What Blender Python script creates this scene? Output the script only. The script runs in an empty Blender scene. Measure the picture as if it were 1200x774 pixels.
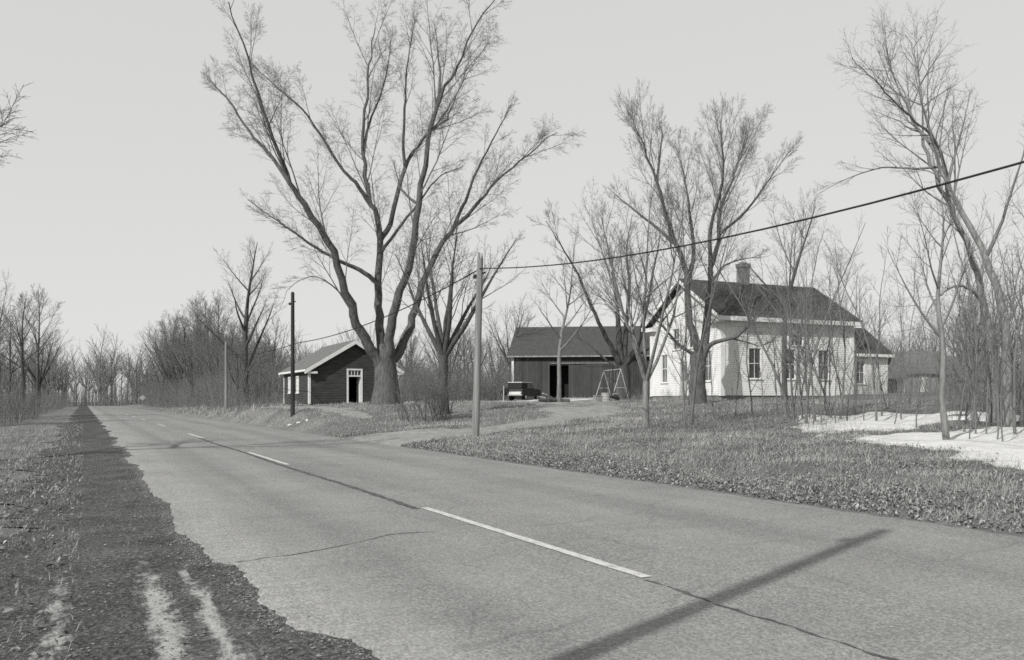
import bpy, math, random
import numpy as np
from mathutils import Vector, Matrix
random.seed(7); RNG = np.random.default_rng(7)
R = math.radians
SC = bpy.context.scene
COL = SC.collection
# ------------------------------------------------------------------ place geometry
# camera at the origin, eye 1.6 m above the road, looking along +Y.  The road runs along RD.
F, PX, HY, EYE = 1000.0, 675.0, 470.0, 1.6
CS, SN = 0.8660254, 0.5
NOFF = 9.56
def XY(px, Y): return ((px - PX) / F * Y, Y)
def at(px, py, Y): return Vector(((px - PX) / F * Y, Y, EYE - (py - HY) / F * Y))
def sn(X, Y): return (-SN * X + CS * Y, CS * X + SN * Y - NOFF)
def unsn(s, n): return (CS * (n + NOFF) - SN * s, SN * (n + NOFF) + CS * s)
def smooth(a, b, x):
    t = np.clip((np.asarray(x, float) - a) / (b - a), 0, 1); return t * t * (3 - 2 * t)
def terrain(X, Y):
    X = np.asarray(X, float); Y = np.asarray(Y, float)
    s = -SN * X + CS * Y; n = CS * X + SN * Y - NOFF
    g = np.interp(n, [0, .35, 2.8, 8.7, 11, 26, 40, 100, 400, 1500], [-.03, .05, .30, .58, .68, 1.62, 2.15, 2.6, 3.4, 5])
    ex = .85 * smooth(38, 53, s) * smooth(0, 1.6, n) * (1 - smooth(8, 26, n)) * (1 - .45 * smooth(66, 84, s)) * (1 - smooth(90, 150, s))
    l = np.interp(-8.3 - n, [0, .5, 3, 8, 30, 1000], [-.03, -.05, -.14, -.25, -.2, 2])
    z = np.where(n > 0, g + ex, np.where(n < -8.3, l, -.03))
    away = smooth(.3, 4, n) + smooth(.6, 4, -8.3 - n)
    z = z + away * (.045 * np.sin(.9 * X + 1.3) * np.sin(.7 * Y) + .03 * np.sin(1.9 * X - .8 * Y) + .02 * np.sin(2.7 * Y + 1.1 * X))
    return z
def tz(X, Y): return float(terrain(X, Y))
def hit(px, py):
    for Y in np.arange(3, 260, .05):
        X = (px - PX) / F * Y; z = EYE - (py - HY) / F * Y
        if z <= terrain(X, Y): return X, Y
    return (px - PX) / F * 260, 260

# ------------------------------------------------------------------ bookkeeping
def tag(o, label=None, cat=None, group=None, kind=None):
    if label: o['label'] = label
    if cat: o['category'] = cat
    if group: o['group'] = group
    if kind: o['kind'] = kind
    return o
def thing(name, label, cat, loc=(0, 0, 0), rz=0, group=None):
    o = bpy.data.objects.new(name, None); COL.objects.link(o); o.empty_display_size = .3
    o.location = loc; o.rotation_euler = (0, 0, rz)
    return tag(o, label, cat, group)
def link(name, me, parent=None):
    o = bpy.data.objects.new(name, me); COL.objects.link(o); o.parent = parent; return o
def dup(root, loc, rz, label, group=None, scale=1.0):
    r = root.copy(); COL.objects.link(r); r.location = loc; r.rotation_euler = (0, 0, rz)
    r.scale = (scale,) * 3 if not isinstance(scale, tuple) else scale
    r['label'] = label
    if group: r['group'] = group
    elif 'group' in r: del r['group']
    for ch in list(root.children):
        c = ch.copy(); COL.objects.link(c); c.parent = r
        for g in ch.children:
            d = g.copy(); COL.objects.link(d); d.parent = c
    return r

# ------------------------------------------------------------------ materials (neutral, black and white film)
WARM = (1.0, 0.998, 0.978)
def g3(v): return (v * WARM[0], v * WARM[1], v * WARM[2], 1)
class N:
    def __init__(s, name):
        s.m = bpy.data.materials.new(name); s.m.use_nodes = True
        s.t = s.m.node_tree; s.b = s.t.nodes['Principled BSDF']; s.t.nodes
        s.tc = s.t.nodes.new('ShaderNodeTexCoord')
    def n(s, ty, **kw):
        x = s.t.nodes.new(ty)
        for k, v in kw.items():
            if isinstance(v, tuple) and k.startswith('_'): pass
            setattr(x, k, v)
        return x
    def l(s, a, b): s.t.links.new(a, b)
    def mapping(s, scale=(1, 1, 1), rot=(0, 0, 0), src='Object'):
        mp = s.n('ShaderNodeMapping'); mp.inputs['Scale'].default_value = scale; mp.inputs['Rotation'].default_value = rot
        s.l(s.tc.outputs[src], mp.inputs['Vector']); return mp.outputs['Vector']
    def noise(s, vec, scale, detail=6, rough=.6, dist=0):
        x = s.n('ShaderNodeTexNoise'); x.inputs['Scale'].default_value = scale; x.inputs['Detail'].default_value = detail
        x.inputs['Roughness'].default_value = rough; x.inputs['Distortion'].default_value = dist
        s.l(vec, x.inputs['Vector']); return x.outputs['Fac']
    def voro(s, vec, scale, feature='F1', out='Distance'):
        x = s.n('ShaderNodeTexVoronoi'); x.feature = feature; x.inputs['Scale'].default_value = scale
        s.l(vec, x.inputs['Vector']); return x.outputs[out]
    def ramp(s, fac, stops):
        r = s.n('ShaderNodeValToRGB'); e = r.color_ramp.elements
        while len(e) < len(stops): e.new(.5)
        for i, (p, v) in enumerate(stops): e[i].position = p; e[i].color = g3(v)
        s.l(fac, r.inputs['Fac']); return r.outputs['Color']
    def mix(s, fac, a, b, bt='MIX'):
        m = s.n('ShaderNodeMix'); m.data_type = 'RGBA'; m.blend_type = bt
        if isinstance(fac, (int, float)): m.inputs[0].default_value = fac
        else: s.l(fac, m.inputs[0])
        for i, v in ((6, a), (7, b)):
            if isinstance(v, tuple): m.inputs[i].default_value = v
            else: s.l(v, m.inputs[i])
        return m.outputs[2]
    def math(s, op, a, b=None, c=None):
        m = s.n('ShaderNodeMath'); m.operation = op
        for i, v in enumerate((a, b, c)):
            if v is None: continue
            if isinstance(v, (int, float)): m.inputs[i].default_value = v
            else: s.l(v, m.inputs[i])
        return m.outputs[0]
    def attr(s, name):
        a = s.n('ShaderNodeAttribute'); a.attribute_name = name; return a.outputs['Fac']
    def sep(s, vec):
        x = s.n('ShaderNodeSeparateXYZ'); s.l(vec, x.inputs[0]); return x.outputs
    def bump(s, h, strength=.4, dist=.02):
        b = s.n('ShaderNodeBump'); b.inputs['Strength'].default_value = strength; b.inputs['Distance'].default_value = dist
        s.l(h, b.inputs['Height']); s.l(b.outputs['Normal'], s.b.inputs['Normal'])
    def done(s, col, rough=.85, spec=.25):
        if isinstance(col, tuple): s.b.inputs['Base Color'].default_value = col
        else: s.l(col, s.b.inputs['Base Color'])
        s.b.inputs['Roughness'].default_value = rough
        s.b.inputs['Specular IOR Level'].default_value = spec
        return s.m
def m_noise(name, lo, hi, scale=3, stretch=(1, 1, 1), rough=.85, bump=.0, bscale=None, spec=.2, metal=0):
    n = N(name); v = n.mapping(stretch); f = n.noise(v, scale)
    c = n.ramp(f, [(.3, lo), (.7, hi)])
    if bump: n.bump(n.noise(v, bscale or scale * 3), bump, .02)
    n.b.inputs['Metallic'].default_value = metal
    return n.done(c, rough, spec)
M = {}
def bark(name, lo, hi):
    n = N(name); v = n.mapping((1, 1, .22)); f = n.noise(v, 9, 8, .65); f2 = n.noise(n.mapping((1, 1, .5)), 1.2, 3)
    c = n.ramp(f, [(.3, lo * .75), (.5, (lo + hi) / 2), (.72, hi)])
    c = n.mix(n.math('MULTIPLY', f2, .5), c, n.ramp(f, [(.3, lo), (.7, hi * 1.25)]))
    n.bump(f, .7, .05)
    return n.done(c, .9, .1)
M['bark'] = bark('bark', .05, .135)
M['bark_dark'] = bark('bark_dark', .045, .10)
M['bark_pale'] = bark('bark_pale', .12, .24)
M['twig'] = m_noise('twig', .13, .20, 2)
M['twig_dark'] = m_noise('twig_dark', .09, .15, 2)
M['twig_far'] = m_noise('twig_far', .12, .20, 1)  # pale tone carries the aerial haze of distant trees in its colour
M['stem'] = m_noise('stem', .10, .19, 3, (1, 1, .3))
M['pole_pale'] = m_noise('pole_pale', .10, .29, 9, (1, 1, .035), bump=.9, bscale=22)
M['pole_dark'] = m_noise('pole_dark', .018, .05, 6, (1, 1, .08), bump=.4)
M['cable'] = m_noise('cable', .015, .03, 5)
M['white_paint'] = m_noise('white_paint', .56, .70, 1.3, (1, 1, .35), rough=.6)
M['trim_white'] = m_noise('trim_white', .55, .70, 2.2, rough=.6)
M['grey_paint'] = m_noise('grey_paint', .24, .36, 4)
M['barn_red'] = None
M['school_red'] = m_noise('school_red', .03, .066, 1.1, (1, 1, 5), rough=.8)
M['foundation'] = m_noise('foundation', .12, .26, 4, bump=.5)
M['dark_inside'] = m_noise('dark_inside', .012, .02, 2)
M['inner_wall'] = m_noise('inner_wall', .5, .62, 2)
M['concrete'] = m_noise('concrete', .25, .38, 3, bump=.2)
M['rubber'] = m_noise('rubber', .015, .03, 6)
M['chrome'] = m_noise('chrome', .5, .6, 5, rough=.3, metal=.6)
M['car_dark'] = m_noise('car_dark', .028, .045, 3, rough=.35, spec=.5)
M['car_light'] = m_noise('car_light', .45, .6, 3, rough=.4, spec=.5)
M['galv'] = m_noise('galv', .30, .45, 6, rough=.5)
M['old_wood'] = m_noise('old_wood', .14, .30, 5, (1, 1, .12), bump=.3)
M['pale_wood'] = m_noise('pale_wood', .25, .48, 5, (1, 1, .2))
M['stone'] = m_noise('stone', .36, .55, 6, bump=.3)
M['brick'] = m_noise('brick', .13, .28, 6, (1, 1, 2.5), bump=.4)
def glass(name, base):
    n = N(name); f = n.noise(n.mapping((1, 1, .4)), 1.4, 2)
    return n.done(n.ramp(f, [(.35, base * .6), (.65, base * 1.6)]), .12, .5)
M['glass'] = glass('glass', .035)
M['glass_pale'] = glass('glass_pale', .12)
def planks(name, lo, hi, width=.24):
    n = N(name); o = n.sep(n.tc.outputs['Object'])
    k = n.math('FLOOR', n.math('DIVIDE', o[0], width)); w = n.n('ShaderNodeTexWhiteNoise'); w.noise_dimensions = '1D'; n.l(k, w.inputs['W'])
    f = n.noise(n.mapping((3, 3, .25)), 4, 6); f2 = n.noise(n.mapping((.5, .5, .5)), 1.0, 4)
    mixf = n.math('ADD', n.math('MULTIPLY', w.outputs['Value'], .22), n.math('ADD', n.math('MULTIPLY', f, .45), n.math('MULTIPLY', f2, .36)))
    return n.done(n.ramp(mixf, [(.3, lo), (.75, hi)]), .9, .1)
M['barn_boards'] = planks('barn_boards', .036, .082)
def shingles(name, lo, hi):
    n = N(name); f = n.noise(n.mapping((1, 1, 1)), 2.2, 8, .7); f2 = n.noise(n.mapping((5, 5, 9)), 3, 2)
    c = n.mix(.5, n.ramp(f, [(.3, lo), (.7, hi)]), n.ramp(f2, [(.35, lo), (.65, hi)]))
    n.bump(f2, .6, .03); return n.done(c, .9, .1)
M['roof_dark'] = shingles('roof_dark', .035, .075)
M['roof_barn'] = shingles('roof_barn', .04, .085)
M['roof_school'] = shingles('roof_school', .09, .17)
M['roof_old'] = shingles('roof_old', .07, .17)
def ground_mat():
    n = N('ground_soil'); v = n.mapping()
    f1 = n.noise(v, .35, 5); f2 = n.noise(v, 3.2, 8, .7); f3 = n.noise(v, 26, 4, .7)
    f = n.math('ADD', n.math('MULTIPLY', f1, .35), n.math('ADD', n.math('MULTIPLY', f2, .35), n.math('MULTIPLY', f3, .3)))
    c = n.ramp(f, [(.36, .10), (.5, .17), (.64, .28)])
    n.bump(n.math('ADD', f2, f3), .9, .06); return n.done(c, .95, .05)
M['ground'] = ground_mat()
def asphalt():
    n = N('asphalt'); v = n.tc.outputs['Object']
    # slow wear bands along the road (object x = along, y = across)
    band = n.noise(n.mapping((.05, .9, 1)), 1.6, 4); big = n.noise(v, .5, 5, .6)
    f = n.noise(v, 30, 4, .8); ag = n.voro(v, 55, 'F1', 'Color'); agv = n.sep(ag)[0]
    f2 = n.noise(n.mapping((1, 2.5, 1)), 9, 5, .7)
    mixv = n.math('ADD', n.math('MULTIPLY', f, .30), n.math('ADD', n.math('MULTIPLY', agv, .22), n.math('ADD', n.math('MULTIPLY', band, .18), n.math('ADD', n.math('MULTIPLY', big, .17), n.math('MULTIPLY', f2, .20)))))
    c = n.ramp(mixv, [(.33, .10), (.52, .20), (.72, .34)])
    # fine cracks
    wv = n.n('ShaderNodeVectorMath'); wv.operation = 'ADD'
    nz = n.n('ShaderNodeTexNoise'); nz.inputs['Scale'].default_value = 1.7; n.l(v, nz.inputs['Vector']); n.l(v, wv.inputs[0])
    sc = n.n('ShaderNodeVectorMath'); sc.operation = 'SCALE'; sc.inputs['Scale'].default_value = .3; n.l(nz.outputs['Color'], sc.inputs[0]); n.l(sc.outputs[0], wv.inputs[1])
    cr = n.voro(wv.outputs[0], .42, 'DISTANCE_TO_EDGE'); msk = n.math('LESS_THAN', cr, .006)
    gate = n.math('MULTIPLY', msk, n.math('GREATER_THAN', n.noise(v, .6, 2), .5))
    c = n.mix(n.math('MULTIPLY', gate, .28), c, g3(.08))
    y = n.sep(v)[1]
    def bnd(y0, w): q = n.math('SUBTRACT', 1, n.math('DIVIDE', n.math('ABSOLUTE', n.math('SUBTRACT', y, y0)), w)); return n.math('MAXIMUM', q, 0)
    wear = n.math('MULTIPLY', n.math('MAXIMUM', n.math('MAXIMUM', bnd(1.2, .7), bnd(3.2, .7)), n.math('MAXIMUM', bnd(6.2, .6), bnd(7.6, .5))), n.noise(n.mapping((.12, .8, 1)), 1.5, 4))
    c = n.mix(n.math('MULTIPLY', wear, .42), c, g3(.30))
    oil = n.math('MULTIPLY', n.math('MAXIMUM', bnd(2.2, .5), bnd(6.9, .35)), n.math('MULTIPLY', n.noise(n.mapping((.3, 1.2, 1)), 1.8, 6, .7), .4))
    c = n.mix(oil, c, g3(.10))
    st = n.math('MULTIPLY', n.math('SUBTRACT', n.noise(n.mapping((1.6, .5, 1)), .9, 7, .7), .53), 4); st.node.use_clamp = True
    c = n.mix(n.math('MULTIPLY', st, .35), c, g3(.095))
    n.bump(n.math('ADD', f, agv), .55, .012); return n.done(c, .9, .2)
M['asphalt'] = asphalt()
def gravel_mat():
    n = N('shoulder_gravel'); v = n.tc.outputs['Object']
    f = n.noise(v, 30, 5, .75); vo = n.voro(v, 42, 'F1', 'Color'); vv = n.sep(vo)[0]; big = n.noise(v, 1.1, 5)
    m = n.math('ADD', n.math('MULTIPLY', f, .35), n.math('ADD', n.math('MULTIPLY', vv, .25), n.math('MULTIPLY', big, .4)))
    c = n.ramp(m, [(.34, .04), (.5, .09), (.68, .18)])
    y = n.math('ADD', n.sep(v)[1], n.math('MULTIPLY', n.math('SUBTRACT', n.noise(n.mapping((.5, 1, 1)), 1.1, 2), .5), .35))
    def band(y0, w): return n.math('MAXIMUM', n.math('SUBTRACT', 1, n.math('DIVIDE', n.math('ABSOLUTE', n.math('SUBTRACT', y, y0)), w)), 0)
    bands = n.math('MAXIMUM', band(9.03, .22), n.math('MAXIMUM', n.math('MULTIPLY', band(8.72, .12), .9), n.math('MULTIPLY', band(9.75, .2), .7)))
    patchy = n.noise(n.mapping((.55, 1.6, 1)), 2.6, 7, .72); fade = n.math('DIVIDE', n.math('SUBTRACT', 11.5, n.sep(v)[0]), 5.0); fade.node.use_clamp = True
    bands = n.math('MULTIPLY', bands, n.math('ADD', n.math('MULTIPLY', fade, .75), .12))
    pn2 = n.noise(n.mapping((.7, 1, 1)), 9, 5, .75); patchy = n.math('ADD', n.math('MULTIPLY', patchy, .75), n.math('MULTIPLY', pn2, .65))
    ms = n.math('SUBTRACT', n.math('ADD', n.math('MULTIPLY', bands, .46), patchy), .865)
    ms = n.math('MULTIPLY', ms, 7); ms.node.use_clamp = True
    c = n.mix(ms, c, n.ramp(f, [(.3, .26), (.7, .52)])); n.bump(n.math('ADD', f, vv), .9, .03); return n.done(c, .95, .05)
M['gravel'] = gravel_mat()
def speckle(name, lo, mid, hi, s1=24, s2=2.5, bump=.7, bd=.03):
    n = N(name); v = n.tc.outputs['Object']; f = n.noise(v, s1, 5, .75); b = n.noise(v, s2, 6, .65)
    c = n.ramp(n.math('ADD', n.math('MULTIPLY', f, .5), n.math('MULTIPLY', b, .5)), [(.36, lo), (.5, mid), (.64, hi)])
    n.bump(n.math('ADD', f, b), bump, bd); return n.done(c, .95, .05)
M['drive'] = speckle('drive_dirt', .13, .24, .34)
M['snow'] = speckle('old_snow', .36, .52, .60, 11, 1.6, .4, .05)
M['slush'] = speckle('sandy_slush', .14, .30, .46, 26, 4)
M['line_paint'] = speckle('line_paint', .24, .47, .58, 45, 9, .2, .005)
M['tar'] = speckle('tar', .05, .09, .15, 40, 5, .4, .01)
def attr_mat(name, lo, hi, rough=.9, transl=0):
    n = N(name); return n.done(n.ramp(n.attr('shade'), [(0, lo), (1, hi)]), rough, .1)
M['grass'] = attr_mat('dry_grass', .13, .46)
M['leaf'] = attr_mat('dead_leaf', .09, .42)

# ------------------------------------------------------------------ mesh buffers
def np_mesh(name, V, Q=None, T=None, shade=None, smoothf=False):
    me = bpy.data.meshes.new(name); V = np.ascontiguousarray(V, np.float32)
    Q = np.zeros((0, 4), np.int32) if Q is None else np.asarray(Q, np.int32); T = np.zeros((0, 3), np.int32) if T is None else np.asarray(T, np.int32)
    me.vertices.add(len(V)); me.vertices.foreach_set('co', V.ravel())
    me.loops.add(Q.size + T.size); me.loops.foreach_set('vertex_index', np.concatenate([Q.ravel(), T.ravel()]).astype(np.int32))
    me.polygons.add(len(Q) + len(T))
    me.polygons.foreach_set('loop_start', np.concatenate([np.arange(len(Q)) * 4, Q.size + np.arange(len(T)) * 3]).astype(np.int32))
    if smoothf: me.polygons.foreach_set('use_smooth', np.ones(len(Q) + len(T), bool))
    me.update(calc_edges=True)
    if shade is not None:
        a = me.attributes.new('shade', 'FLOAT', 'POINT'); a.data.foreach_set('value', np.asarray(shade, np.float32))
    return me
class TB:
    """collects tapered tubes; builds them vectorised as one mesh"""
    def __init__(s): s.d = {}
    def tube(s, pts, rs, sides):
        s.d.setdefault((len(pts), sides), []).append(([c for p in pts for c in p], list(rs)))
    def arrays(s):
        VV, QQ, off = [], [], 0
        for (k, m), L in s.d.items():
            P = np.array([a for a, _ in L], np.float64).reshape(-1, k, 3); Rr = np.array([b for _, b in L])
            T = np.empty_like(P); T[:, 1:-1] = P[:, 2:] - P[:, :-2]; T[:, 0] = P[:, 1] - P[:, 0]; T[:, -1] = P[:, -1] - P[:, -2]
            T /= np.linalg.norm(T, axis=2, keepdims=True) + 1e-9
            ref = np.where(np.abs(T[:, :1, 2:3]) > .8, np.array([[[1., .13, 0]]]), np.array([[[.1, .05, 1.]]]))
            ref = np.broadcast_to(ref, T.shape)
            A = np.cross(T, ref); A /= np.linalg.norm(A, axis=2, keepdims=True) + 1e-9; B = np.cross(T, A)
            ang = np.arange(m) * 2 * math.pi / m
            V = P[:, :, None, :] + Rr[:, :, None, None] * (np.cos(ang)[None, None, :, None] * A[:, :, None, :] + np.sin(ang)[None, None, :, None] * B[:, :, None, :])
            t = len(L); idx = np.arange(t * k * m).reshape(t, k, m) + off
            a = idx[:, :-1, :]; b = np.roll(idx, -1, axis=2)[:, :-1, :]; c = np.roll(idx, -1, axis=2)[:, 1:, :]; d = idx[:, 1:, :]
            QQ.append(np.stack([a, d, c, b], -1).reshape(-1, 4)); VV.append(V.reshape(-1, 3)); off += t * k * m
        if not VV: return np.zeros((0, 3)), np.zeros((0, 4), int)
        return np.concatenate(VV), np.concatenate(QQ)
    def mesh(s, name, mat, smoothf=True):
        V, Q = s.arrays(); me = np_mesh(name, V, Q, smoothf=smoothf); me.materials.append(mat); return me
    def build(s, name, mat, parent=None): return link(name, s.mesh(name, mat), parent)
class MB:
    def __init__(s): s.v, s.f = [], []
    def quad(s, a, b, c, d): i = len(s.v); s.v += [tuple(a), tuple(b), tuple(c), tuple(d)]; s.f.append((i, i + 1, i + 2, i + 3)); return s
    def poly(s, pts): i = len(s.v); s.v += [tuple(p) for p in pts]; s.f.append(tuple(range(i, i + len(pts)))); return s
    def box(s, x0, x1, y0, y1, z0, z1, jit=0):
        i = len(s.v); s.v += [(x, y, z) for z in (z0, z1) for y in (y0, y1) for x in (x0, x1)]
        for f in ((0, 2, 3, 1), (4, 5, 7, 6), (0, 1, 5, 4), (2, 6, 7, 3), (0, 4, 6, 2), (1, 3, 7, 5)): s.f.append(tuple(i + k for k in f))
        return s
    def obox(s, O, U, V, W):
        """box from corner O spanned by three vectors"""
        O, U, V, W = map(Vector, (O, U, V, W)); i = len(s.v)
        s.v += [tuple(O + U * a + V * b + W * c) for c in (0, 1) for b in (0, 1) for a in (0, 1)]
        for f in ((0, 2, 3, 1), (4, 5, 7, 6), (0, 1, 5, 4), (2, 6, 7, 3), (0, 4, 6, 2), (1, 3, 7, 5)): s.f.append(tuple(i + k for k in f))
        return s
    def extrude(s, poly, axis, a, b):
        """poly: 2-D outline in the two other axes; axis 0 = x"""
        def mk(p, t): return (t, p[0], p[1]) if axis == 0 else (p[0], t, p[1]) if axis == 1 else (p[0], p[1], t)
        n = len(poly); i = len(s.v); s.v += [mk(p, a) for p in poly] + [mk(p, b) for p in poly]
        s.f.append(tuple(i + k for k in range(n))); s.f.append(tuple(i + n + k for k in reversed(range(n))))
        for k in range(n): s.f.append((i + k, i + n + k, i + n + (k + 1) % n, i + (k + 1) % n))
        return s
    def cyl(s, p0, p1, r0, r1=None, n=12, caps=True):
        r1 = r0 if r1 is None else r1; p0, p1 = Vector(p0), Vector(p1); t = (p1 - p0).normalized()
        a = t.orthogonal().normalized(); b = t.cross(a); i = len(s.v)
        for p, r in ((p0, r0), (p1, r1)):
            for k in range(n): w = 2 * math.pi * k / n; s.v.append(tuple(p + (a * math.cos(w) + b * math.sin(w)) * r))
        for k in range(n): s.f.append((i + k, i + (k + 1) % n, i + n + (k + 1) % n, i + n + k))
        if caps: s.f.append(tuple(i + k for k in reversed(range(n)))); s.f.append(tuple(i + n + k for k in range(n)))
        return s
    def build(s, name, mat, parent=None, bevel=0, smoothf=False):
        me = bpy.data.meshes.new(name); me.from_pydata(s.v, [], s.f); me.materials.append(mat)
        import bmesh
        bm = bmesh.new(); bm.from_mesh(me); bmesh.ops.recalc_face_normals(bm, faces=bm.faces)
        if bevel: bmesh.ops.bevel(bm, geom=list(bm.edges), offset=bevel, segments=2, affect='EDGES', profile=.6)
        bm.to_mesh(me); bm.free()
        if smoothf: me.polygons.foreach_set('use_smooth', [True] * len(me.polygons))
        return link(name, me, parent)

# ------------------------------------------------------------------ ground, road
def struct(name, me, loc=(0, 0, 0), rz=0):
    o = link(name, me); o.location = loc; o.rotation_euler = (0, 0, rz); o['kind'] = 'structure'; return o
def grid_mesh(name, S, Nn, zfun, mat, rect=False):
    gs, gn = np.meshgrid(S, Nn, indexing='ij'); X, Y = unsn(gs, gn); Z = zfun(X, Y, gs, gn)
    V = np.stack([X, Y, Z], -1).reshape(-1, 3); a, b = len(S), len(Nn); idx = np.arange(a * b).reshape(a, b)
    Q = np.stack([idx[:-1, :-1], idx[:-1, 1:], idx[1:, 1:], idx[1:, :-1]], -1).reshape(-1, 4)
    me = np_mesh(name, V, Q, smoothf=True); me.materials.append(mat); return me
def cat(*a): return np.unique(np.concatenate(a))
Sg = cat(np.linspace(-900, -60, 15), np.linspace(-60, 0, 61), np.linspace(0, 60, 260), np.linspace(60, 130, 160), np.linspace(130, 420, 60), np.linspace(420, 1600, 14))
Ng = cat(np.linspace(-1200, -60, 14), np.linspace(-60, -14, 48), np.linspace(-14, -8.3, 30), np.linspace(-8.3, 0, 10), np.linspace(0, 30, 160), np.linspace(30, 100, 90), np.linspace(100, 1400, 18))
struct('ground', grid_mesh('ground', Sg, Ng, lambda X, Y, s, n: terrain(X, Y), M['ground']))
ROADROT = math.atan2(CS, -SN)           # local x of the road sheets runs along the road
def sheet_sn(name, pts_rows, mat, z=0.0):
    """strip between two edges in (s, n); vertices stored in road-local axes so textures run along the road"""
    rows = np.array(pts_rows)            # (k, m, 2)
    k, m = rows.shape[:2]; V = np.zeros((k, m, 3)); V[..., 0] = rows[..., 0]; V[..., 1] = -rows[..., 1]; V[..., 2] = z
    idx = np.arange(k * m).reshape(k, m); Q = np.stack([idx[:-1, :-1], idx[:-1, 1:], idx[1:, 1:], idx[1:, :-1]], -1).reshape(-1, 4)
    me = np_mesh(name, V.reshape(-1, 3), Q); me.materials.append(mat)
    X0, Y0 = unsn(0, 0); return struct(name, me, (X0, Y0, 0), ROADROT)
def nz1(x, seed, f): return np.sin(x * f + seed) * .5 + np.sin(x * f * 2.3 + seed * 3.1) * .3 + np.sin(x * f * 5.1 + seed * 1.7) * .2
# broken left edge of the paving, read off the photograph and continued
def road_pt(px, py):
    Y = EYE * F / (py - HY); X = (px - PX) / F * Y; return sn(X, Y)
edge = sorted([road_pt(*p) for p in [(166, 560), (172, 566), (178, 579), (199, 590), (203, 610), (206, 622), (232, 636), (243, 650), (246, 658), (277, 660), (281, 668), (299, 688), (303, 704), (332, 724), (345, 734), (385, 742), (430, 757)]])
es = np.array([e[0] for e in edge]); en = np.array([e[1] for e in edge])
S = cat(np.arange(-40, 2, .12), np.arange(2, 22, .035), np.arange(22, 60, .15), np.arange(60, 420, 1.5))
nl = np.where(S < es[0], en[0] + 0 * S, np.where(S > es[-1], -8.35 + .25 * nz1(S, 2, .6), np.interp(S, es, en)))
bl = smooth(es[-1], es[-1] + 1.5, S); nl = np.where(S > es[-1], en[-1] * (1 - bl) + (-8.4 + .22 * nz1(S, 2, .6)) * bl, nl)
nl = nl + .035 * nz1(S, 5, 7) + .018 * nz1(S, 1, 23)
nr = .05 * nz1(S, 4, 3) + .03 * nz1(S, 9, 11)
rows = [[(s, a - .0), (s, a + .02)] + [(s, a + .02 + (b - a - .02) * t) for t in np.linspace(.1, 1, 10)] for s, a, b in zip(S, nl, nr)]
road = sheet_sn('road', rows, M['asphalt'])
co = np.zeros(len(road.data.vertices) * 3); road.data.vertices.foreach_get('co', co); co = co.reshape(-1, 12, 3); co[:, 0, 2] = -.05; road.data.vertices.foreach_set('co', co.ravel())
NC = -5.11
def strip(name, s0, s1, nfun, w, mat, z, step=.08, rag=.02, seed=1):
    ss = np.arange(s0, s1 + step, step)
    c = np.array([nfun(s) for s in ss]); a = rag * nz1(ss, seed, 4) + rag * .6 * nz1(ss, seed + 3, 13); b = rag * nz1(ss, seed + 1, 5) + rag * .6 * nz1(ss, seed + 7, 17)
    ww = w if np.ndim(w) else np.full(len(ss), w)
    return sheet_sn(name, [[(s, n - q / 2 + x), (s, n + q / 2 + y)] for s, n, q, x, y in zip(ss, c, ww, a, b)], mat, z)
sA = road_pt(760, 677)[0]; sB = road_pt(500, 597)[0]; LEN = sB - sA
nA = (road_pt(760, 677)[1] + road_pt(500, 597)[1]) / 2
PER = road_pt(288, 530)[0] - sB if False else 15.6
for k, s0 in enumerate([sA - PER, sA, road_pt(340, 545)[0], road_pt(240, 514)[0], road_pt(190, 500)[0]]):
    strip('lane_marking', s0, s0 + LEN + .12 * k, lambda s: nA + (0 if k < 2 else .02), .12, M['line_paint'], .008, .05, .006, k)
for k in range(8): strip('lane_marking', 78 + PER * k, 78 + PER * k + 6, lambda s: nA, .12, M['line_paint'], .008, .5, .0, k)
strip('road_seam', -6, sA - .05, lambda s: nA - .06 + .03 * math.sin(s), .028, M['tar'], .004, .06, .03, 3)
strip('road_seam', sB + .1, 40, lambda s: nA - .13 + .03 * math.sin(s * .5), .11, M['tar'], .004, .06, .022, 4)
# crack across the left lane, and a few more
def crack(name, pts, w, seed):
    P = [road_pt(*p) for p in pts]; out = []
    for (s0, n0), (s1, n1) in zip(P[:-1], P[1:]):
        k = max(2, int(math.hypot(s1 - s0, n1 - n0) / .05))
        for i in range(k): t = i / k; out.append((s0 + (s1 - s0) * t, n0 + (n1 - n0) * t))
    q = np.array(out); u = np.arange(len(q)) * .05; d = .05 * nz1(u, seed, 3) + .02 * nz1(u, seed, 14); ww = w * (.6 + .5 * nz1(u, seed + 2, 5)).clip(.15)
    return sheet_sn(name, [[(s + x - y, n), (s + x + y, n)] for (s, n), x, y in zip(q, d, ww)], M['tar'], .004)
crack('road_crack', [(276, 660), (330, 652), (400, 640), (460, 627), (520, 622)], .018, 2)
# gravel shoulder left of the paving
ss = cat(np.arange(-40, 2, .4), np.arange(2, 24, .12), np.arange(24, 60, .5), np.arange(60, 400, 3))
rows = []
for s in ss:
    a = -10.6 + .5 * float(nz1(np.array(s), 3, .8)) + .15 * float(nz1(np.array(s), 6, 4)); rows.append([(s, a + (-6.2 - a) * t) for t in np.linspace(0, 1, 22)])
sh = sheet_sn('road_shoulder', rows, M['gravel'], -.02)
co = np.zeros(len(sh.data.vertices) * 3); sh.data.vertices.foreach_get('co', co); co = co.reshape(-1, 3)
XX, YY = unsn(co[:, 0], -co[:, 1]); tzv = terrain(XX, YY) + .02; co[:, 2] = np.where(-co[:, 1] < -8.35, tzv + .012 * np.sin(co[:, 0] * 9) * np.sin(co[:, 1] * 7), -.02); sh.data.vertices.foreach_set('co', co.ravel())

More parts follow.
